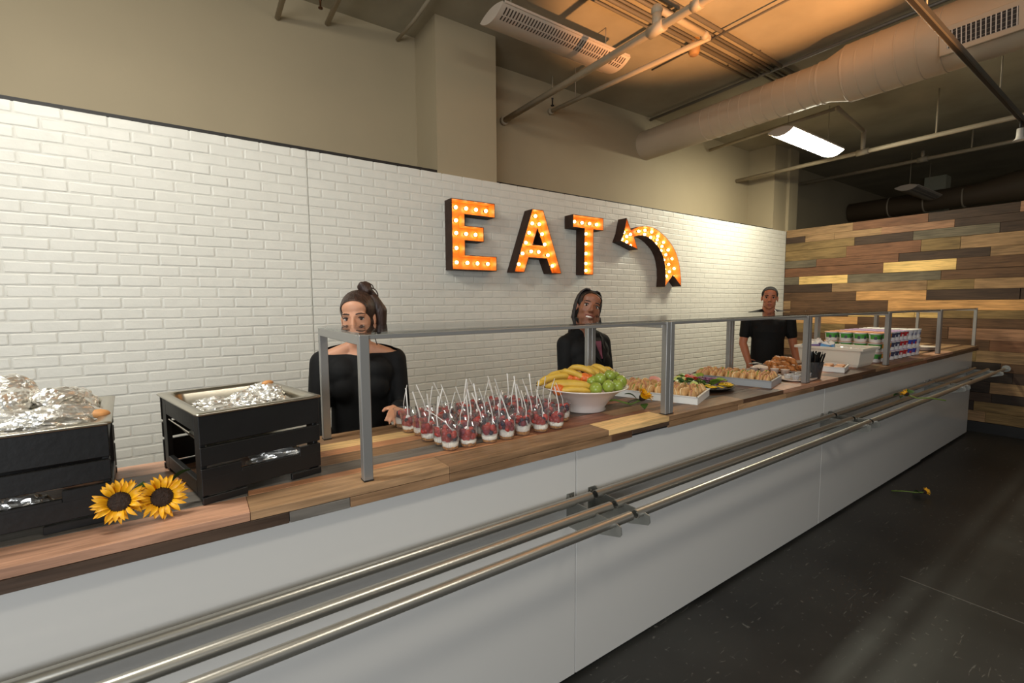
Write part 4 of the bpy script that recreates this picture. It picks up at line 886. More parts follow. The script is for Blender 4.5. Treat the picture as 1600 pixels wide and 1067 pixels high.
# ------------------------------------------------------------------ vegetable platter
pc = Vector((2.40, 1.565, ZC)); pl = thing('vegetable_platter', 'round black platter of sliced vegetables between the two bread trays', 'platter', pc)
part('dish', MB().lathe([(0.0001, 0.0), (0.13, 0.0), (0.17, 0.012), (0.186, 0.022), (0.188, 0.025), (0.183, 0.025), (0.165, 0.016), (0.125, 0.006), (0.0001, 0.006)], 40), M_blackp, pl)
M_cuc = mat('cucumber_flesh', (196, 212, 128), 0.4, var=0.1, nscale=60); M_cskin = mat('cucumber_skin', (44, 84, 30), 0.4); M_tom = mat('tomato', (196, 58, 34), 0.3, var=0.2, nscale=50); M_oni = mat('red_onion', (150, 92, 128), 0.35, var=0.2, nscale=60); M_lem = mat('yellow_pepper', (236, 190, 40), 0.35); M_hams = mat('sliced_ham', (222, 150, 140), 0.45, var=0.15, nscale=40)
def slice_mesh(r, h, m1, m2): return MB().lathe([(0.0001, 0), (r, 0), (r, h), (r * .9, h + .0006), (0.0001, h + .0006)], 16, 0).mesh('slice', m1) if m2 is None else (lambda q: q)(MB().lathe([(0.0001, 0), (r, 0), (r, h)], 16, 1).lathe([(r, h), (r * .88, h + .0006), (0.0001, h + .0006)], 16, 0).mesh('slice', [m1, m2]))
cuc = slice_mesh(.022, .005, M_cuc, M_cskin); tom = slice_mesh(.026, .006, M_tom, None); hm = slice_mesh(.034, .002, M_hams, None)
def ring_mesh(R_, r, m): 
    mb = MB(); n = 16; q = 6; vs = [Vector(((R_ + r * math.cos(2 * PI * j / q)) * math.cos(2 * PI * i / n), (R_ + r * math.cos(2 * PI * j / q)) * math.sin(2 * PI * i / n), r * math.sin(2 * PI * j / q))) for i in range(n) for j in range(q)]
    return mb.add(vs, [(i * q + j, ((i + 1) % n) * q + j, ((i + 1) % n) * q + (j + 1) % q, i * q + (j + 1) % q) for i in range(n) for j in range(q)], 0, True).mesh('ring', m)
onr = ring_mesh(.018, .003, M_oni); lemr = ring_mesh(.017, .004, M_lem)
def sector(n, a0, a1, r0, r1, me, nm, label, cat, group, z=.018, tilt=.7, sc=1.0):
    for k_ in range(n):
        a = math.radians(random.uniform(a0, a1)); r = random.uniform(r0, r1)
        o = link(nm, me, None, pc + Vector((r * math.cos(a), r * math.sin(a), z + random.uniform(0, .022) + .02 * (1 - r / .17))), (random.uniform(-tilt, tilt), random.uniform(-tilt, tilt), random.uniform(0, 6)), sc)
        tag(o, label + ' (' + ('nearer the middle' if r < (r0 + r1) / 2 else 'nearer the rim') + ')' if False else label, cat, group)
sector(24, 95, 230, .05, .15, cuc, 'cucumber_slice', 'cucumber slice on the left of the vegetable platter', 'cucumber', 'cucumber slices')
sector(12, 30, 120, .06, .14, tom, 'tomato_slice', 'tomato slice at the back of the vegetable platter', 'tomato', 'tomato slices')
sector(24, -70, 40, .05, .13, onr, 'onion_ring', 'red onion ring on the right of the vegetable platter', 'onion', 'onion rings', .02, .5)
sector(20, 205, 330, .12, .165, lemr, 'pepper_ring', 'yellow pepper ring along the front rim of the vegetable platter', 'pepper', 'pepper rings', .014, .3, .85)
lt = [leaf_mesh(.08, .03)]; lt[0].materials.clear(); lt[0].materials.append(M_let)
for k_ in range(12):
    a = random.uniform(0, 6.28); o = link('lettuce_leaf', lt[0], None, pc + Vector((.07 * math.cos(a), .07 * math.sin(a), .024)), (random.uniform(-.5, .5), random.uniform(-.6, 0), a), 1.0); tag(o, 'lettuce leaf on the vegetable platter', 'lettuce', 'lettuce leaves')
for k_ in range(6):
    o = link('ham_slice', hm, None, Vector((2.165 + .014 * k_, 1.745 + .008 * (k_ % 2), ZC + .012 + .006 * k_)), (.35, .2 * math.sin(k_), 0)); tag(o, 'folded pink ham slice on the plate behind the white bread tray', 'ham', 'ham slices')
hp_ = link('ham_plate', MB().lathe([(0.0001, 0), (.09, 0), (.125, .012), (.127, .014), (.122, .014), (.088, .004), (0.0001, .004)], 30).mesh('ham_plate', M_cer), None, (2.20, 1.745, ZC), (0, 0, 0), .58); tag(hp_, 'white plate of pink ham behind the white bread tray', 'plate')
# ------------------------------------------------------------------ pastry platter, ramekins, sauce cups
M_past = mat('fried_pastry', (180, 118, 62), 0.5, var=0.35, nscale=40, bump=0.3, bscale=60)
pp = Vector((3.515, 1.63, ZC)); pt = link('pastry_platter', MB().lathe([(0.0001, 0), (.15, 0), (.19, .014), (.193, .017), (.187, .017), (.148, .005), (0.0001, .005)], 36).mesh('pastry_platter', M_cer), None, pp); tag(pt, 'white platter heaped with golden brown pastries in front of the man', 'platter')
def pastry_mesh(seed):
    mb = banana_mesh(.085, .019, 1.3 + .3 * (seed % 3)); mb.m = [0] * len(mb.f); rg = random.Random(seed)
    mb.v = [(x + rg.uniform(-.0025, .0025), y + rg.uniform(-.0025, .0025), z + rg.uniform(-.0025, .0025)) for x, y, z in mb.v]; return mb.mesh('pastry', M_past)
pm = [pastry_mesh(i) for i in range(4)]
for k_ in range(26):
    lay = 0 if k_ < 13 else (1 if k_ < 22 else 2); r = random.uniform(.02, .160 - .04 * lay); a = random.uniform(0, 6.28)
    o = link('pastry', pm[k_ % 4], None, pp + Vector((r * math.cos(a), r * math.sin(a), .026 + .026 * lay)), (random.uniform(-.4, .4), random.uniform(-.3, .3), random.uniform(0, 6)), random.uniform(.85, 1.1))
    tag(o, 'golden brown pastry heaped on the white platter', 'pastry', 'pastries on the platter')
rk_me = MB().lathe([(0.0001, 0), (.022, 0), (.027, .036), (.0285, .037), (.026, .037), (.021, .006), (0.0001, .006)], 20).mesh('ramekin', M_cer)
sauce = MB().lathe([(0.0001, .030), (.0245, .030)], 16).mesh('sauce', mat('cream_sauce', (236, 226, 208), 0.4))
for i, (x, y) in enumerate(((3.236, 1.69), (3.256, 1.632), (3.280, 1.573), (3.290, 1.508))):
    o = link('ramekin', rk_me, None, (x, y, ZC)); tag(o, ordn[i] + ' white ramekin from the left in front of the pastries', 'ramekin', 'white ramekins'); part('sauce', sauce, None, o)
sc_me = MB().lathe([(0.0001, 0.001), (.017, .001), (.022, .024), (.0235, .0245), (.022, .0265), (0.0001, .0275)], 18).mesh('sauce_cup', clear('cup_haze', (.9, .92, .95), 1.45, .08, body=.35, bodycol=(.75, .77, .8)))
for i in range(9):
    o = link('sauce_cup', sc_me, None, (3.05 + .052 * (i % 5) + .012 * (i // 5), 1.335 + .052 * (i // 5), ZC + .0135)); tag(o, 'small clear lidded sauce cup on the saucer left of the second double post', 'sauce cup', 'clear sauce cups')
sp_ = link('saucer', MB().lathe([(0.0001, 0), (.11, 0), (.15, .011), (.152, .0135), (.147, .0135), (.108, .006), (0.0001, .006)], 30, sy=.62).mesh('saucer', M_cer), None, (3.155, 1.365, ZC)); tag(sp_, 'oval white dish of small clear sauce cups', 'dish')
tg = thing('serving_tongs', 'steel serving tongs resting on the left edge of the pastry platter', 'tongs', (3.30, 1.755, ZC + .03), -.5)
for s_ in (-1, 1): part('tong_arm', MB().tube([(0.0, s_ * .004, .02), (.05, s_ * .016, .025), (.10, s_ * .013, .012), (.13, s_ * .02, .004)], .004, 8), M_plate, tg)
part('tong_bow', MB().ell((0.0, 0, .02), (.010, .009, .006), 10), M_plate, tg)
# ------------------------------------------------------------------ cup of black stirrers
sc = thing('stirrer_cup', 'dark translucent cup packed with black plastic cutlery', 'cup', (3.275, 1.318, ZC))
part('cup_shell', MB().lathe([(0.0001, 0.0), (.031, 0.0), (.046, .108), (.048, .110), (.045, .110), (.030, .004), (0.0001, .004)], 28), clear('smoked_plastic', (.5, .49, .48), 1.45, .08, body=.30, bodycol=(.16, .16, .165)), sc)
kn = MB().box(-.005, .005, -.0012, .0012, 0, .165).mesh('cutlery', M_blackp)
for k_ in range(38):
    a = 2 * PI * k_ / 26 * 3.1; r = random.uniform(0, .026); tl = r / .026 * .36
    o = link('plastic_knife', kn, None, (3.275 + r * .7 * math.cos(a), 1.318 + r * .7 * math.sin(a), ZC + .008), (-tl * math.sin(a), tl * math.cos(a), random.uniform(0, 3)), (1, 1, random.uniform(.92, 1.06))); tag(o, 'black plastic cutlery handle standing in the dark cup', 'cutlery', 'black cutlery in the cup')
# ------------------------------------------------------------------ bar tray and milk tub
ab = math.atan2(.07, .276); c = Vector((3.70, 1.305, ZC)); tray('snack_tray', 'small white tray of snack bars in front of the milk tub', c, ab, 0.24, 0.27, 0.034, M_tray)
for k_ in range(6):
    p_ = c + Matrix.Rotation(ab, 3, 'Z') @ Vector((.065 + .13 * (k_ % 2), .045 + .072 * (k_ // 2), .004)); o = link('snack_bar', MB().bbox(-.055, .055, -.028, .028, 0, .030, .006).mesh('snack_bar', mat('bar_crust', (196, 136, 84), 0.5, var=.3, nscale=50)), None, p_, (0, 0, ab)); tag(o, 'brown snack bar lying in the small white tray', 'snack bar', 'snack bars')
M_tub = mat('tub_plastic', (222, 214, 198), 0.4)
tb = thing('milk_tub', 'white plastic tub of ice and milk cartons on the counter', 'tub', (4.040, 1.325, ZC), math.radians(1))
def rect(x0, x1, y0, y1, z): return [Vector((x0, y0, z)), Vector((x1, y0, z)), Vector((x1, y1, z)), Vector((x0, y1, z))]
W_, D_t = .335, .44
rs = [rect(.03, W_ - .03, .03, D_t - .03, 0), rect(.02, W_ - .02, .02, D_t - .02, .02), rect(.005, W_ - .005, .005, D_t - .005, .125), rect(-.014, W_ + .014, -.014, D_t + .014, .127), rect(-.014, W_ + .014, -.014, D_t + .014, .145), rect(.004, W_ - .004, .004, D_t - .004, .145), rect(.025, W_ - .025, .025, D_t - .025, .01)]
mb = MB().add([v for r in rs for v in r], [(i * 4 + k_, i * 4 + (k_ + 1) % 4, (i + 1) * 4 + (k_ + 1) % 4, (i + 1) * 4 + k_) for i in range(6) for k_ in range(4)] + [(3, 2, 1, 0), (24, 25, 26, 27)]); part('tub_shell', mb, M_tub, tb)
ic = MB(); rg = random.Random(4); nn = 18
vs = [Vector((.012 + (W_ - .024) * i / nn, .012 + (D_t - .024) * j / nn, .116 + rg.uniform(-.012, .014))) for i in range(nn + 1) for j in range(nn + 1)]
ice = link('ice', ic.add(vs, [(i * (nn + 1) + j, (i + 1) * (nn + 1) + j, (i + 1) * (nn + 1) + j + 1, i * (nn + 1) + j + 1) for i in range(nn) for j in range(nn)]).mesh('ice', mat('crushed_ice', (226, 224, 220), 0.25)), None, (4.040, 1.325, ZC), (0, 0, math.radians(1))); ice['kind'] = 'stuff'; tag(ice, 'crushed ice filling the white tub', 'ice')
cart = MB().bbox(-.03, .03, -.03, .03, 0, .062, .002, 0).mesh('carton', mat('carton_blue', (96, 150, 200), 0.4)); M_purp = mat('carton_purple', (122, 92, 150), 0.4); M_cap = mat('carton_white', (232, 228, 224), 0.4)
roof = MB(); roof.add([(-.03, -.03, .062), (.03, -.03, .062), (.03, .03, .062), (-.03, .03, .062), (-.03, 0, .088), (.03, 0, .088)], [(0, 1, 5, 4), (2, 3, 4, 5), (0, 4, 3), (1, 2, 5)]); roof.box(-.03, .03, -.0015, .0015, .086, .098); roof_me = roof.mesh('gable', M_cap)
for k_, (x, y, a) in enumerate([(.05, .32, .3), (.05, .27, .9), (.06, .19, .1), (.13, .31, .5), (.135, .25, 1.2), (.13, .17, .2), (.21, .30, .6)]):
    p_ = Vector((4.040, 1.325, ZC)) + Matrix.Rotation(math.radians(1), 3, 'Z') @ Vector((x, y + .075, .098))
    me = cart if k_ % 3 != 1 else cart.copy()
    if k_ % 3 == 1: me.materials.clear(); me.materials.append(M_purp)
    o = link('milk_carton', me, None, p_, (random.uniform(-.25, .25), random.uniform(-.25, .25), a)); tag(o, ('small purple' if k_ % 3 == 1 else 'small blue') + ' milk carton standing in the ice of the white tub', 'carton', 'milk cartons in the tub'); part('gable_top', roof_me, None, o)
# ------------------------------------------------------------------ cereal cups stacked three high
CW = dict(green=(70, 150, 58), yellow=(224, 150, 40), dark=(58, 60, 84), red=(178, 34, 40), blue=(52, 70, 160), white=(196, 196, 202))
M_lidm = {k: mat('lid_' + k, v, 0.35) for k, v in dict(orange=(226, 150, 96), white=(226, 222, 216), mauve=(178, 150, 190)).items()}
def cereal(colour):
    t = thing('cereal_cup', 'x', 'cereal cup', (0, 0, 0), 0, 'stacked cereal cups')
    part('cup_body', MB().lathe([(0.0001, 0), (.040, 0), (.041, .003), (.0485, .072), (.0505, .073), (.0505, .077)], 26), M_cap, t)
    wr = part('printed_wrap', MB().lathe([(.0416, .010), (.0482, .0665)], 26), mat('wrap_' + colour, CW[colour], 0.4), t)
    for a0, a1, z0, z1 in ((2.35, 2.65, .012, .064), (5.05, 5.3, .012, .064)):
        panel = MB(); q = [(a0 + (a1 - a0) * i / 4) for i in range(5)]; rr_ = lambda z: .0413 + (z - .010) / .0565 * .0066 + .0009
        panel.add([Vector((rr_(z) * math.cos(a), rr_(z) * math.sin(a), z)) for z in (z0, z1) for a in q], [(i, i + 1, i + 6, i + 5) for i in range(4)])
        part('white_panel', panel, M_cap, wr)
    for a0 in (3.45, 4.45):
        bd = MB(); q = [a0 - .2 + .4 * i / 4 for i in range(5)]; bd.add([Vector((rr_(z) * math.cos(a), rr_(z) * math.sin(a), z)) for z in (.026, .05) for a in q], [(i, i + 1, i + 6, i + 5) for i in range(4)])
        part('printed_badge', bd, mat('badge_' + colour, dict(green=(70, 70, 84), yellow=(190, 40, 36), dark=(200, 200, 206), red=(214, 190, 186), blue=(190, 60, 70), white=(120, 120, 150))[colour], 0.4), wr)
    part('foil_lid', MB().lathe([(0.0001, .0785), (.049, .0782), (.051, .0765)], 26), M_lidm['orange' if colour in ('green', 'yellow') else ('white' if colour in ('white', 'blue') else 'mauve')], t)
    return t
CP = {c_: cereal(c_) for c_ in CW}; used = set()
colr = ['green', 'yellow', 'yellow', 'dark', 'dark', 'red', 'red', 'blue', 'blue', 'white']
colt = ['green', 'green', 'yellow', 'dark', 'dark', 'red', 'red', 'white', 'white', 'white']
for ci in range(10):
    for rj in range(4):
        for lv in range(3):
            if lv < 2 and not (ci == 0 or rj == 0): continue
            if lv == 2 and ci == 0 and False: continue
            co = (colt if lv == 2 else colr)[ci]
            t = CP[co] if co not in used else copytree(CP[co]); used.add(co)
            t.location = (4.558 + .1035 * ci + (.03 if ci > 6 else 0), 1.405 + .105 * rj, ZC + .0795 * lv); t.rotation_euler = (0, 0, random.uniform(-.25, .25))
            t['label'] = '%s cereal cup, %s layer, %s column from the tub, %s from the counter edge' % (co, ('bottom', 'middle', 'top')[lv], ordn[ci], ordn[rj])
# stack of plates at the far end
for k_ in range(5):
    o = link('dinner_plate', MB().lathe([(0.0001, 0), (.08, 0), (.125, .013), (.127, .0145), (.123, .0145), (.078, .004), (0.0001, .004)], 32).mesh('dinner_plate', M_cer), None, (6.02, 1.47, ZC + .0065 * k_)); tag(o, ('topmost' if k_ == 4 else ordn[k_] + ' from the bottom') + ' white plate of the pile at the far end of the counter', 'plate', 'plates in the pile')
# ================================================================== PEOPLE
M_top = mat('black_knit', (17, 17, 18), 0.75, var=0.15, nscale=30, bump=0.12, bscale=14, spec=0.25)
M_trou = mat('black_trousers', (16, 16, 17), 0.8); M_shoe = mat('black_shoe', (14, 14, 14), 0.4)
M_eye = mat('eye_white', (222, 214, 206), 0.15); M_iris = mat('iris_brown', (46, 28, 18), 0.1)
M_teeth = mat('teeth', (238, 232, 222), 0.25)
def solid(mb, vox, smooth, name, mats, cuts=(), keep_holes=False):
    # blend overlapping volumes into one continuous skin, then cut clean openings
    me = mb.mesh(name, mats); o = bpy.data.objects.new(name, me); C.objects.link(o)
    r = o.modifiers.new('r', 'REMESH'); r.mode = 'VOXEL'; r.voxel_size = vox; r.use_smooth_shade = True
    s = o.modifiers.new('s', 'SMOOTH'); s.factor = 0.5; s.iterations = smooth
    dg = bpy.context.evaluated_depsgraph_get(); dg.update(); ev = o.evaluated_get(dg); out = bpy.data.meshes.new_from_object(ev)
    bpy.data.objects.remove(o); bpy.data.meshes.remove(me)
    if cuts:
        bm = bmesh.new(); bm.from_mesh(out)
        for co, no in cuts: bmesh.ops.bisect_plane(bm, geom=list(bm.verts) + list(bm.edges) + list(bm.faces), plane_co=co, plane_no=no, clear_outer=True)
        bm.to_mesh(out); bm.free()
    for p_ in out.polygons: p_.use_smooth = True; p_.material_index = 0
    out.materials.clear()
    for m_ in (mats if isinstance(mats, (list, tuple)) else [mats]): out.materials.append(m_)
    out.name = name; return out
def head_blobs(mb, M, wd=1.0, jaw=1.0):
    P = lambda x, y, z: M @ Vector((x * wd, y, z)); R3 = M.to_3x3()
    e = lambda c, r: mb.ell(P(*c), r, 20, 0, R3.to_4x4())
    e((0, .014, .034), (.071 * wd, .090, .078)); e((0, -.030, -.012), (.060 * wd, .062, .078)); e((0, -.036, -.055), (.046 * jaw * wd, .051, .056))
    e((0, -.066, -.096), (.021 * jaw, .019, .016)); e((0, -.052, .048), (.056 * wd, .040, .042))
    for s in (-1, 1):
        e((s * .035, -.060, -.028), (.021, .021, .022)); e((s * .038, -.014, -.060), (.018 * jaw, .036, .030))
        e((s * .071, .006, -.008), (.008, .015, .027)); e((s * .071, .0, -.028), (.007, .009, .011))
        mb.cap(P(s * .010, -.088, .020), .008, P(s * .044, -.074, .021), .008)
        mb.cap(P(s * .012, -.0985, -.034), .0075, P(s * .010, -.09, -.034), .0075)
        mb.cap(P(s * .018, -.0795, -.012), .0055, P(s * .042, -.070, -.009), .006)
    mb.cap(P(0, -.088, .016), .0075, P(0, -.108, -.028), .0115)
    mb.cap(P(-.014, -.084, -.064), .0085, P(.014, -.084, -.064), .0085); mb.cap(P(-.010, -.083, -.074), .008, P(.010, -.083, -.074), .008)
def face_parts(t, M, lipc, browm, gaze, smile=0.0, wd=1.0, browh=0.0):
    P = lambda x, y, z: M @ Vector((x * wd, y, z)); R4 = M.to_3x3().to_4x4()
    for s in (-1, 1):
        c = P(s * .0305, -.0725, .0025); g = (gaze - c).normalized()
        mb = MB(); mb.ell(c, (.0128, .0128, .0092), 18, 0, R4)
        eye = part('eye', mb, M_eye, t)
        q = g.to_track_quat('Z', 'Y').to_matrix().to_4x4(); q.translation = c + g * .0106
        part('iris', MB().lathe([(0.0001, .0030), (.003, .0028), (.0062, .0014), (.0068, .0)], 14, M=q), M_iris, eye)
        lid = MB().cap(P(s * .0185, -.0835, .0075), .0026, P(s * .031, -.0860, .0105), .0030).cap(P(s * .031, -.0860, .0105), .0030, P(s * .0435, -.0790, .0065), .0026)
        part('eyelid', lid, t['skin'] if False else browm, t)
        br = MB().cap(P(s * .015, -.0915, .0235 + browh), .0028, P(s * .025, -.0905, .0262 + browh), .0030).cap(P(s * .025, -.0905, .0262 + browh), .0030, P(s * .036, -.0865, .0268 + browh), .0027).cap(P(s * .036, -.0865, .0268 + browh), .0027, P(s * .049, -.0755, .0228 + browh), .0016)
        part('eyebrow', br, browm, t)
    lp = MB(); sm_ = smile
    cz = -.0655
    lp.cap(P(-.021 - .006 * sm_, -.0825, cz + .008 * sm_), .0026, P(-.006, -.0915, cz + .002 + .004 * sm_), .0048 - .001 * sm_); lp.cap(P(-.006, -.0915, cz + .002 + .004 * sm_), .0048 - .001 * sm_, P(.006, -.0915, cz + .002 + .004 * sm_), .0048 - .001 * sm_); lp.cap(P(.006, -.0915, cz + .002 + .004 * sm_), .0048 - .001 * sm_, P(.021 + .006 * sm_, -.0825, cz + .008 * sm_), .0026)
    lo = -.0085 - .010 * sm_
    lp.cap(P(-.019 - .006 * sm_, -.0825, cz + .006 * sm_), .0026, P(-.006, -.0905, cz + lo), .0050); lp.cap(P(-.006, -.0905, cz + lo), .0050, P(.006, -.0905, cz + lo), .0050); lp.cap(P(.006, -.0905, cz + lo), .0050, P(.019 + .006 * sm_, -.0825, cz + .006 * sm_), .0026)
    part('lips', lp, lipc, t)
    if smile > .5:
        part('teeth', MB().ell(P(0, -.0865, cz - .004), (.0225 * wd, .0075, .0075), 14, 0, R4), M_teeth, t)
def hand(mb, wrist, direction, palm_n, s=1.0, curl=0.35, side=1):
    # palm and five separate fingers; side = which side the thumb leaves
    d = Vector(direction).normalized(); nrm = Vector(palm_n); nrm = (nrm - d * nrm.dot(d)).normalized(); u = d.cross(nrm) * side
    w_ = Vector(wrist); k0 = w_ + d * .085 * s
    for i, off in enumerate((-.027, -.009, .009, .027)):
        mb.cap(w_ + u * off * .7 * s, .0145 * s, k0 + u * off * s, .0115 * s)
    for i, (off, L) in enumerate(((.030, .070), (.0105, .080), (-.0095, .075), (-.029, .058))):
        a = k0 + u * off * s; dirs = d.copy(); r = .0088 * s; segs = (.45, .32, .23)
        for j, f in enumerate(segs):
            dirs = (dirs + nrm * curl * (.6 + .5 * j) + u * off * 1.5 * (1 if j == 0 else 0)).normalized(); b_ = a + dirs * L * f * s; mb.cap(a, r, b_, r * .9); a = b_; r *= .9
    a = w_ + u * .022 * s + d * .022 * s; dirs = (d * .75 + u * .75 + nrm * .25).normalized(); b_ = a + dirs * .040 * s; mb.cap(a, .0125 * s, b_, .010 * s); dirs = (d + u * .3 + nrm * .3).normalized(); mb.cap(b_, .010 * s, b_ + dirs * .030 * s, .008 * s)
def body_blobs(mb, g, sh_z, sh_w, arms, waist=1.0, bust=0.0, hz=.84, neck=None, legs=True, torso=True, infl=0.0, sleeve=1.0, upper_only=False, hip=1.0):
    i_ = infl; E = lambda c, r: mb.ell(c, tuple(v + i_ for v in r), 20)
    cz = sh_z
    # torso: one elliptical loft from crotch to collar
    prof = [(hz - .11, .05, .05, .016), (hz - .09, .125, .088, .016), (hz - .03, .166 * hip, .112 * hip, .018), (hz + .05, .158 * hip, .108 * hip, .014), ((hz + .05 + cz - .22) / 2, .140 * waist, .098 * waist, .010), (cz - .22, .138 * waist, .098 * waist, .008), (cz - .14, .150, .104, .008), (cz - .07, .156, .100, .014), (cz - .02, .140, .078, .020), (cz + .02, .085, .052, .026), (cz + .035, .03, .03, .028)]
    n_ = 26; vs_ = []
    for (z_, rx_, ry_, cy_) in prof: vs_ += [Vector(((rx_ * g + i_) * math.cos(2 * PI * k / n_), cy_ + (ry_ * g + i_) * math.sin(2 * PI * k / n_), z_)) for k in range(n_)]
    mb.add(vs_, [(a * n_ + k, a * n_ + (k + 1) % n_, (a + 1) * n_ + (k + 1) % n_, (a + 1) * n_ + k) for a in range(len(prof) - 1) for k in range(n_)] + [tuple(range(n_))[::-1], tuple((len(prof) - 1) * n_ + k for k in range(n_))])
    mb.cap((-sh_w + .02, .022, cz - .012), .048 * g + i_, (sh_w - .02, .022, cz - .012), .048 * g + i_); 
    for s in (-1, 1):
        mb.cap((s * .035, .028, cz + .045), .034 + i_, (s * (sh_w - .03), .024, cz + .004), .042 * g + i_)
        E((s * .075 * g, .0, cz - .07), (.078, .078, .075))
        if bust: E((s * .062, -.058 * g, cz - .130), (.060 * bust, .042 * bust, .062 * bust))
    for s, (el, wr) in zip((-1, 1), arms):
        S = Vector((s * sh_w, .022, cz - .016)); el = Vector(el); wr = Vector(wr)
        mb.cap(S, .050 * g + i_, S.lerp(el, .5), .042 * g + i_ * 1.2); mb.cap(S.lerp(el, .5), .042 * g + i_ * 1.2, el, .036 * g + i_ * 1.2)
        mb.cap(el, .036 * g + i_ * 1.2, el.lerp(wr, .35), .036 * g + i_ * 1.2); mb.cap(el.lerp(wr, .35), .036 * g + i_ * 1.2, wr, .025 * g + i_ * (1.0 if sleeve > .9 else 1))
def leg_blobs(mb, hz, g=1.0, infl=0.0):
    for s in (-1, 1):
        mb.cap((s * .082, .012, hz), .085 * g + infl, (s * .088, .0, .47), .058 * g + infl); mb.cap((s * .088, .0, .47), .058 * g + infl, (s * .09, .02, .09), .040 * g + infl)
def person(label, loc, rotz, eye_z, skin, head_rot, lipc, browm, arms_w, top_label, g=1.0, sh_drop=.185, sh_w=.17, neck_r=.049, neckline=None, short=False, wd=1.0, jaw=1.0, smile=0., bust=0., waist=1., hands=None, browh=0., hip=1.0):
    t = thing('person', label, 'person', loc, rotz)
    inv = Matrix.Rotation(-rotz, 3, 'Z'); Lw = lambda p_: inv @ (Vector(p_) - Vector((loc[0], loc[1], 0)))
    hc = Vector((0, -.012, eye_z)); HM = Matrix.Translation(hc) @ Euler(head_rot).to_matrix().to_4x4()
    sh_z = eye_z - sh_drop; hz = eye_z * .56
    arms = [(Lw(a), Lw(b_)) for a, b_ in arms_w]
    mb = MB(); head_blobs(mb, HM, wd, jaw)
    mb.cap(HM @ Vector((0, .016, -.055)), neck_r, (0, .030, sh_z + .035), neck_r * 1.08); mb.cap((0, .030, sh_z + .04), neck_r * 1.1, (0, .022, sh_z - .03), neck_r * 1.5)
    body_blobs(mb, g, sh_z, sh_w, arms, waist, bust, hz, hip=hip); leg_blobs(mb, hz, g)
    for k_, (dr, pn, sd, cu) in enumerate(hands): hand(mb, arms[k_][1], inv @ Vector(dr), inv @ Vector(pn), .98 if g > .95 else .92, cu, sd)
    for s in (-1, 1): mb.cap((s * .09, .02, .05), .035, (s * .10, -.12, .028), .026)
    part('body', solid(mb, .0062, 3, 'body', skin), None, t)
    face_parts(t, HM, lipc, browm, Lw(CAM), smile, wd, browh)
    sb = MB()
    if short: arms_s = [(Vector((s * sh_w, .022, sh_z - .016)).lerp(a, .62), Vector((s * sh_w, .022, sh_z - .016)).lerp(a, .70)) for s, (a, b_) in zip((-1, 1), arms)]
    else: arms_s = arms
    body_blobs(sb, g, sh_z, sh_w, arms_s, waist, bust, hz, infl=.011, hip=hip)
    cuts = [((0, 0, hz - .07), (0, 0, -1))]
    if neckline: cuts.append(((0, neckline[0], sh_z + neckline[1]), neckline[2]))
    part('top', solid(sb, .0075, 3, 'top', M_top, cuts), None, t, label=top_label)
    lb = MB(); leg_blobs(lb, hz, g, .014); lb.ell((0, .014, hz + .02), (.168 * g * hip, .116 * g * hip, .10), 18)
    part('trousers', solid(lb, .012, 2, 'trousers', M_trou, [((0, 0, hz + .04), (0, 0, 1))]), None, t)
    for s in (-1, 1):
        part('shoe', solid(MB().cap((s * .09, .03, .045), .046, (s * .102, -.13, .032), .034).box(s * .09 - .035, s * .1 + .035, -.15, .06, 0.002, .02), .012, 2, 'shoe', M_shoe), None, t)
    return t, HM, sh_z
def curve(pts, k=5):
    # Catmull-Rom through the points
    P = [Vector(p_) for p_ in pts]; P = [P[0] * 2 - P[1]] + P + [P[-1] * 2 - P[-2]]; out = []
    for i in range(1, len(P) - 2):
        for j in range(k):
            u = j / k; a, b_, c_, d_ = P[i - 1:i + 3]; out.append(.5 * (2 * b_ + (c_ - a) * u + (2 * a - 5 * b_ + 4 * c_ - d_) * u * u + (3 * b_ - a - 3 * c_ + d_) * u ** 3))
    return out + [P[-2]]
def hair_shell(t, HM, name, m, cuts, grow=.010, extra=(), vox=.006, wd=1.0, sm_=2):
    mb = MB(); R4 = HM.to_3x3().to_4x4()
    mb.ell(HM @ Vector((0, .018 + grow * .5, .036)), (.0725 * wd + grow * .55, .089 + grow, .0785 + grow * .8), 22, 0, R4); mb.ell(HM @ Vector((0, -.050, .050)), (.0575 * wd + .004, .040 + .003, .0425 + .004), 18, 0, R4); mb.ell(HM @ Vector((0, .03, -.02)), (.066 * wd + grow, .068 + grow, .06), 18, 0, R4)
    me = solid(mb, vox, sm_, name, m, [(HM @ Vector(co), HM.to_3x3() @ Vector(no)) for co, no in cuts]); return part(name, me, None, t)
# --- woman with the bun, black boat neck top
SK1 = mat('skin_olive', (206, 150, 118), 0.5, var=.05, nscale=12, sss=.08); LP1 = mat('lips_rose', (168, 92, 84), 0.4); HR1 = mat('dark_brown_hair', (54, 36, 28), 0.45, var=.45, nscale=60, stretch=(1, 1, .25), bump=.5, bscale=90)
w1 = (0.612, 2.13, 0)
t, HM, sz = person('woman with a messy hair bun and black boat-neck top behind the crates', w1, math.radians(-14), 1.437, SK1, (math.radians(4), math.radians(-3), math.radians(-16)), LP1, HR1,
    [((0.415, 2.10, 0.985), (0.445, 1.985, 0.80)), ((0.775, 2.06, 1.0), (0.700, 1.89, 1.052))], 'black long-sleeved boat-neck top', g=.91, sh_w=.158, neck_r=.046, neckline=(-.03, .018, (0, -.5, 1)), bust=.9, waist=.95,
    hands=[((.1, -.5, -.85), (.3, -.8, .4), 1, .3), ((-.42, -.88, -.05), (-.35, .25, -.9), -1, .35)])
hs = hair_shell(t, HM, 'hair', HR1, [((0, -.066, .049), (0, -1, -.36))], .014)
bun = MB(); bp_ = lambda x, y, z: HM @ Vector((x, y, z)); rg = random.Random(2)
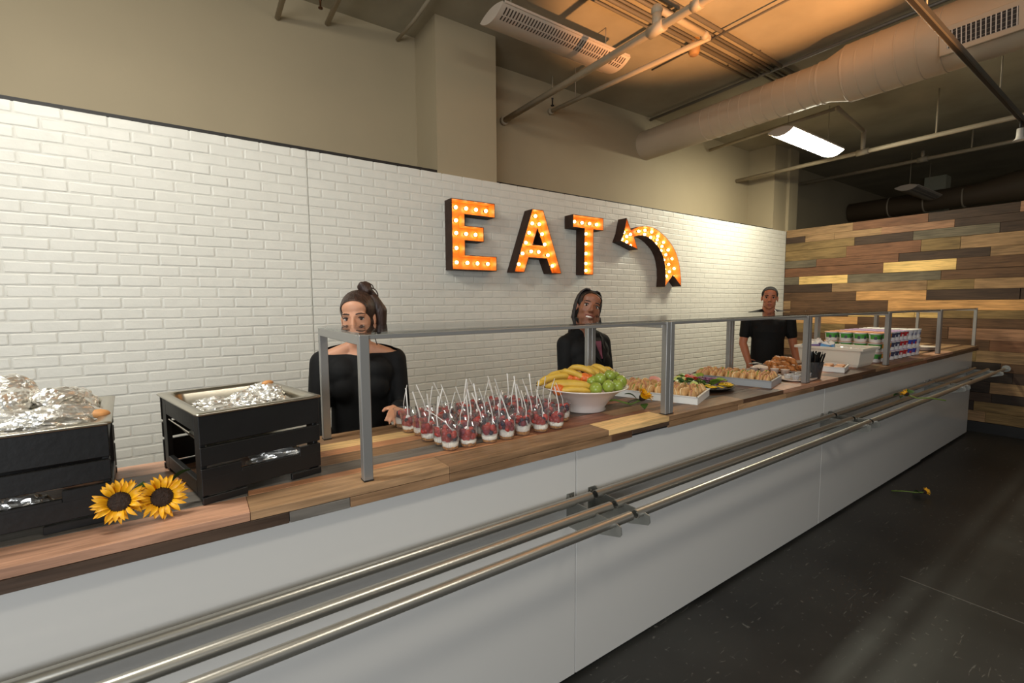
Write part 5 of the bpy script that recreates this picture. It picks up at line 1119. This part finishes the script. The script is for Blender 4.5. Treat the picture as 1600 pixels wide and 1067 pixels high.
for k_ in range(9):
    a = 2 * PI * k_ / 9; bun.ell(bp_(.030 + .017 * math.cos(a), .050 + .012 * math.sin(a * 2), .130 + .017 * math.sin(a)), .0165, 12)
bun.ell(bp_(.030, .05, .128), .026, 14); bun.cap(bp_(.02, .05, .10), .022, bp_(.045, .06, .10), .022); bun.cap(bp_(.05, .055, .115), .016, bp_(.075, .06, .085), .012)
part('hair_bun', solid(bun, .005, 1, 'hair_bun', HR1), None, hs)
pon = MB(); pon.cap(bp_(.06, .05, .07), .034, bp_(.088, .05, .02), .034); pon.cap(bp_(.088, .05, .02), .034, bp_(.090, .045, -.035), .026); pon.cap(bp_(.08, .045, -.03), .024, bp_(.078, .035, -.075), .012)
part('ponytail', solid(pon, .006, 2, 'ponytail', HR1), None, hs)
for (pts, r) in [([(.05, .05, .135), (.075, .06, .12), (.085, .06, .095), (.078, .055, .075)], .0028), ([(.035, .05, .15), (.06, .06, .145), (.07, .06, .125)], .0025), ([(.072, .0, .02), (.076, .004, -.03), (.066, .0, -.09), (.072, .0, -.13)], .0020)]:
    part('loose_strand', MB().tube([bp_(*p_) for p_ in curve(pts)], r, 6), HR1, hs)
# --- smiling woman with braids, black blazer
SK2 = mat('skin_brown', (142, 92, 68), 0.45, var=.05, nscale=12, sss=.06); LP2 = mat('lips_brown', (128, 62, 56), 0.4); HR2 = mat('black_braids', (28, 20, 18), 0.5, var=.4, nscale=50, bump=.4, bscale=70)
w2 = (2.035, 2.13, 0)
t, HM, sz = person('smiling woman with black braids and black blazer behind the fruit bowl', w2, math.radians(-4), 1.462, SK2, (math.radians(-10), math.radians(16), math.radians(-26)), LP2, HR2,
    [((1.865, 2.13, 0.98), (1.88, 2.00, 0.80)), ((2.205, 2.11, 0.98), (2.19, 1.99, 0.80))], 'black blazer with lapels', g=.96, sh_w=.145, sh_drop=.205, neckline=(-.02, .082, (0, -.15, 1)), bust=1.15, waist=1.12, smile=1.0,
    hands=[((0, -.4, -.9), (.4, -.8, .3), 1, .3), ((0, -.4, -.9), (-.5, -.8, .3), -1, .3)], wd=1.04)
hs = hair_shell(t, HM, 'hair', HR2, [((0, -.064, .058), (0, -1, -.50))], .006, wd=1.04)
rg = random.Random(5)
for k_ in range(26):
    # cornrow over the skull, then a hanging braid
    th = math.radians(-68 + 316 * k_ / 25 - 90 + 22)      # bearing round the head, open at the face
    cxh, cyh = math.cos(th + PI / 2 - .0), math.sin(th + PI / 2)
    dx, dy = -math.sin(th), math.cos(th)
    if dy < -.35: continue
    ex, ey = .076 * dx, .018 + .094 * dy; L = .10 + .05 * rg.random()
    pts = [(ex * .3, -.026 + .02 * dy, .1125), (ex * .62, -.012 + ey * .55, .113), (ex * .92, ey * .85, .085), (ex * 1.06, ey * 1.03, .04), (ex * 1.08, ey * 1.05, -.01), (ex * 1.05, ey * 1.02, -.06), (ex * 1.0 + .004 * rg.uniform(-1, 1), ey * .95, -.06 - L * .5), (ex * .95 + .008 * rg.uniform(-1, 1), ey * .88, -.06 - L)]
    cp = curve(pts, 4); n_c = len(cp); part('braid', MB().tube([HM @ Vector(p_) for p_ in cp], [(.0062 + .0010 * math.sin(i * 2.2)) * (1 if i < n_c - 3 else .7) for i in range(n_c)], 7), HR2, hs)
M_blouse = mat('plum_blouse', (120, 66, 84), 0.6)
bz = MB(); bz.add([(-.030, -.105, sz + .006), (.030, -.105, sz + .006), (.004, -.150, sz - .10), (-.030, -.085, sz + .004), (.030, -.085, sz + .004), (.004, -.10, sz - .10)], [(0, 2, 1), (0, 1, 4, 3), (0, 3, 5, 2), (1, 2, 5, 4)]); part('blouse', bz, M_blouse, t)
for s in (-1, 1):
    lp_ = MB(); lp_.add([(s * .045, -.07, sz + .055), (s * .068, -.085, sz + .02), (s * .062, -.130, sz - .06), (s * .006, -.160, sz - .125), (s * .026, -.128, sz - .02), (s * .030, -.104, sz + .03)], [(0, 1, 2, 3, 4, 5)] if s > 0 else [(5, 4, 3, 2, 1, 0)])
    lp_.v += [(x, y + .006, z) for x, y, z in lp_.v]; lp_.f.append([6 + i for i in range(6)][::-1] if s > 0 else [6 + i for i in range(6)]); lp_.m.append(0); lp_.sm.append(False)
    for i in range(6): lp_.f.append([i, (i + 1) % 6, 6 + (i + 1) % 6, 6 + i]); lp_.m.append(0); lp_.sm.append(False)
    part('lapel', lp_, M_top, t)
# --- man in black T-shirt
SK3 = mat('skin_tan', (176, 112, 82), 0.5, var=.05, nscale=12, sss=.06); LP3 = mat('lips_tan', (150, 84, 72), 0.45); HR3 = mat('short_brown_hair', (18, 13, 11), 0.95, var=.3, nscale=90, bump=.4, bscale=220)
w3 = (4.80, 2.38, 0)
t, HM, sz = person('man with cropped hair and black T-shirt behind the pastry platter', w3, math.radians(-52), 1.535, SK3, (0, math.radians(2), math.radians(-10)), LP3, HR3,
    [((4.66, 2.56, 1.07), (4.62, 2.46, 0.85)), ((4.955, 2.205, 1.07), (4.90, 2.12, 0.85))], 'black short-sleeved T-shirt', g=1.05, sh_w=.188, sh_drop=.195, neck_r=.056, neckline=(-.02, .078, (0, -.30, 1)), short=True, jaw=1.08, waist=.96, hip=.86,
    hands=[((0, -.15, -1), (.8, .3, 0), -1, .3), ((0, -.15, -1), (-.8, -.3, 0), 1, .3)], browh=-.002)
hair_shell(t, HM, 'hair', HR3, [((0, -.062, .061), (0, -1, -.80)), ((0, 0, -.020), (0, .45, -1))], .004)
lan = MB().tube([HM @ Vector(p_) for p_ in ((.05, .02, -.115), (.064, -.03, -.135), (.060, -.075, -.165), (.05, -.105, -.21))], .0045, 6); part('lanyard', lan, M_cap, t)
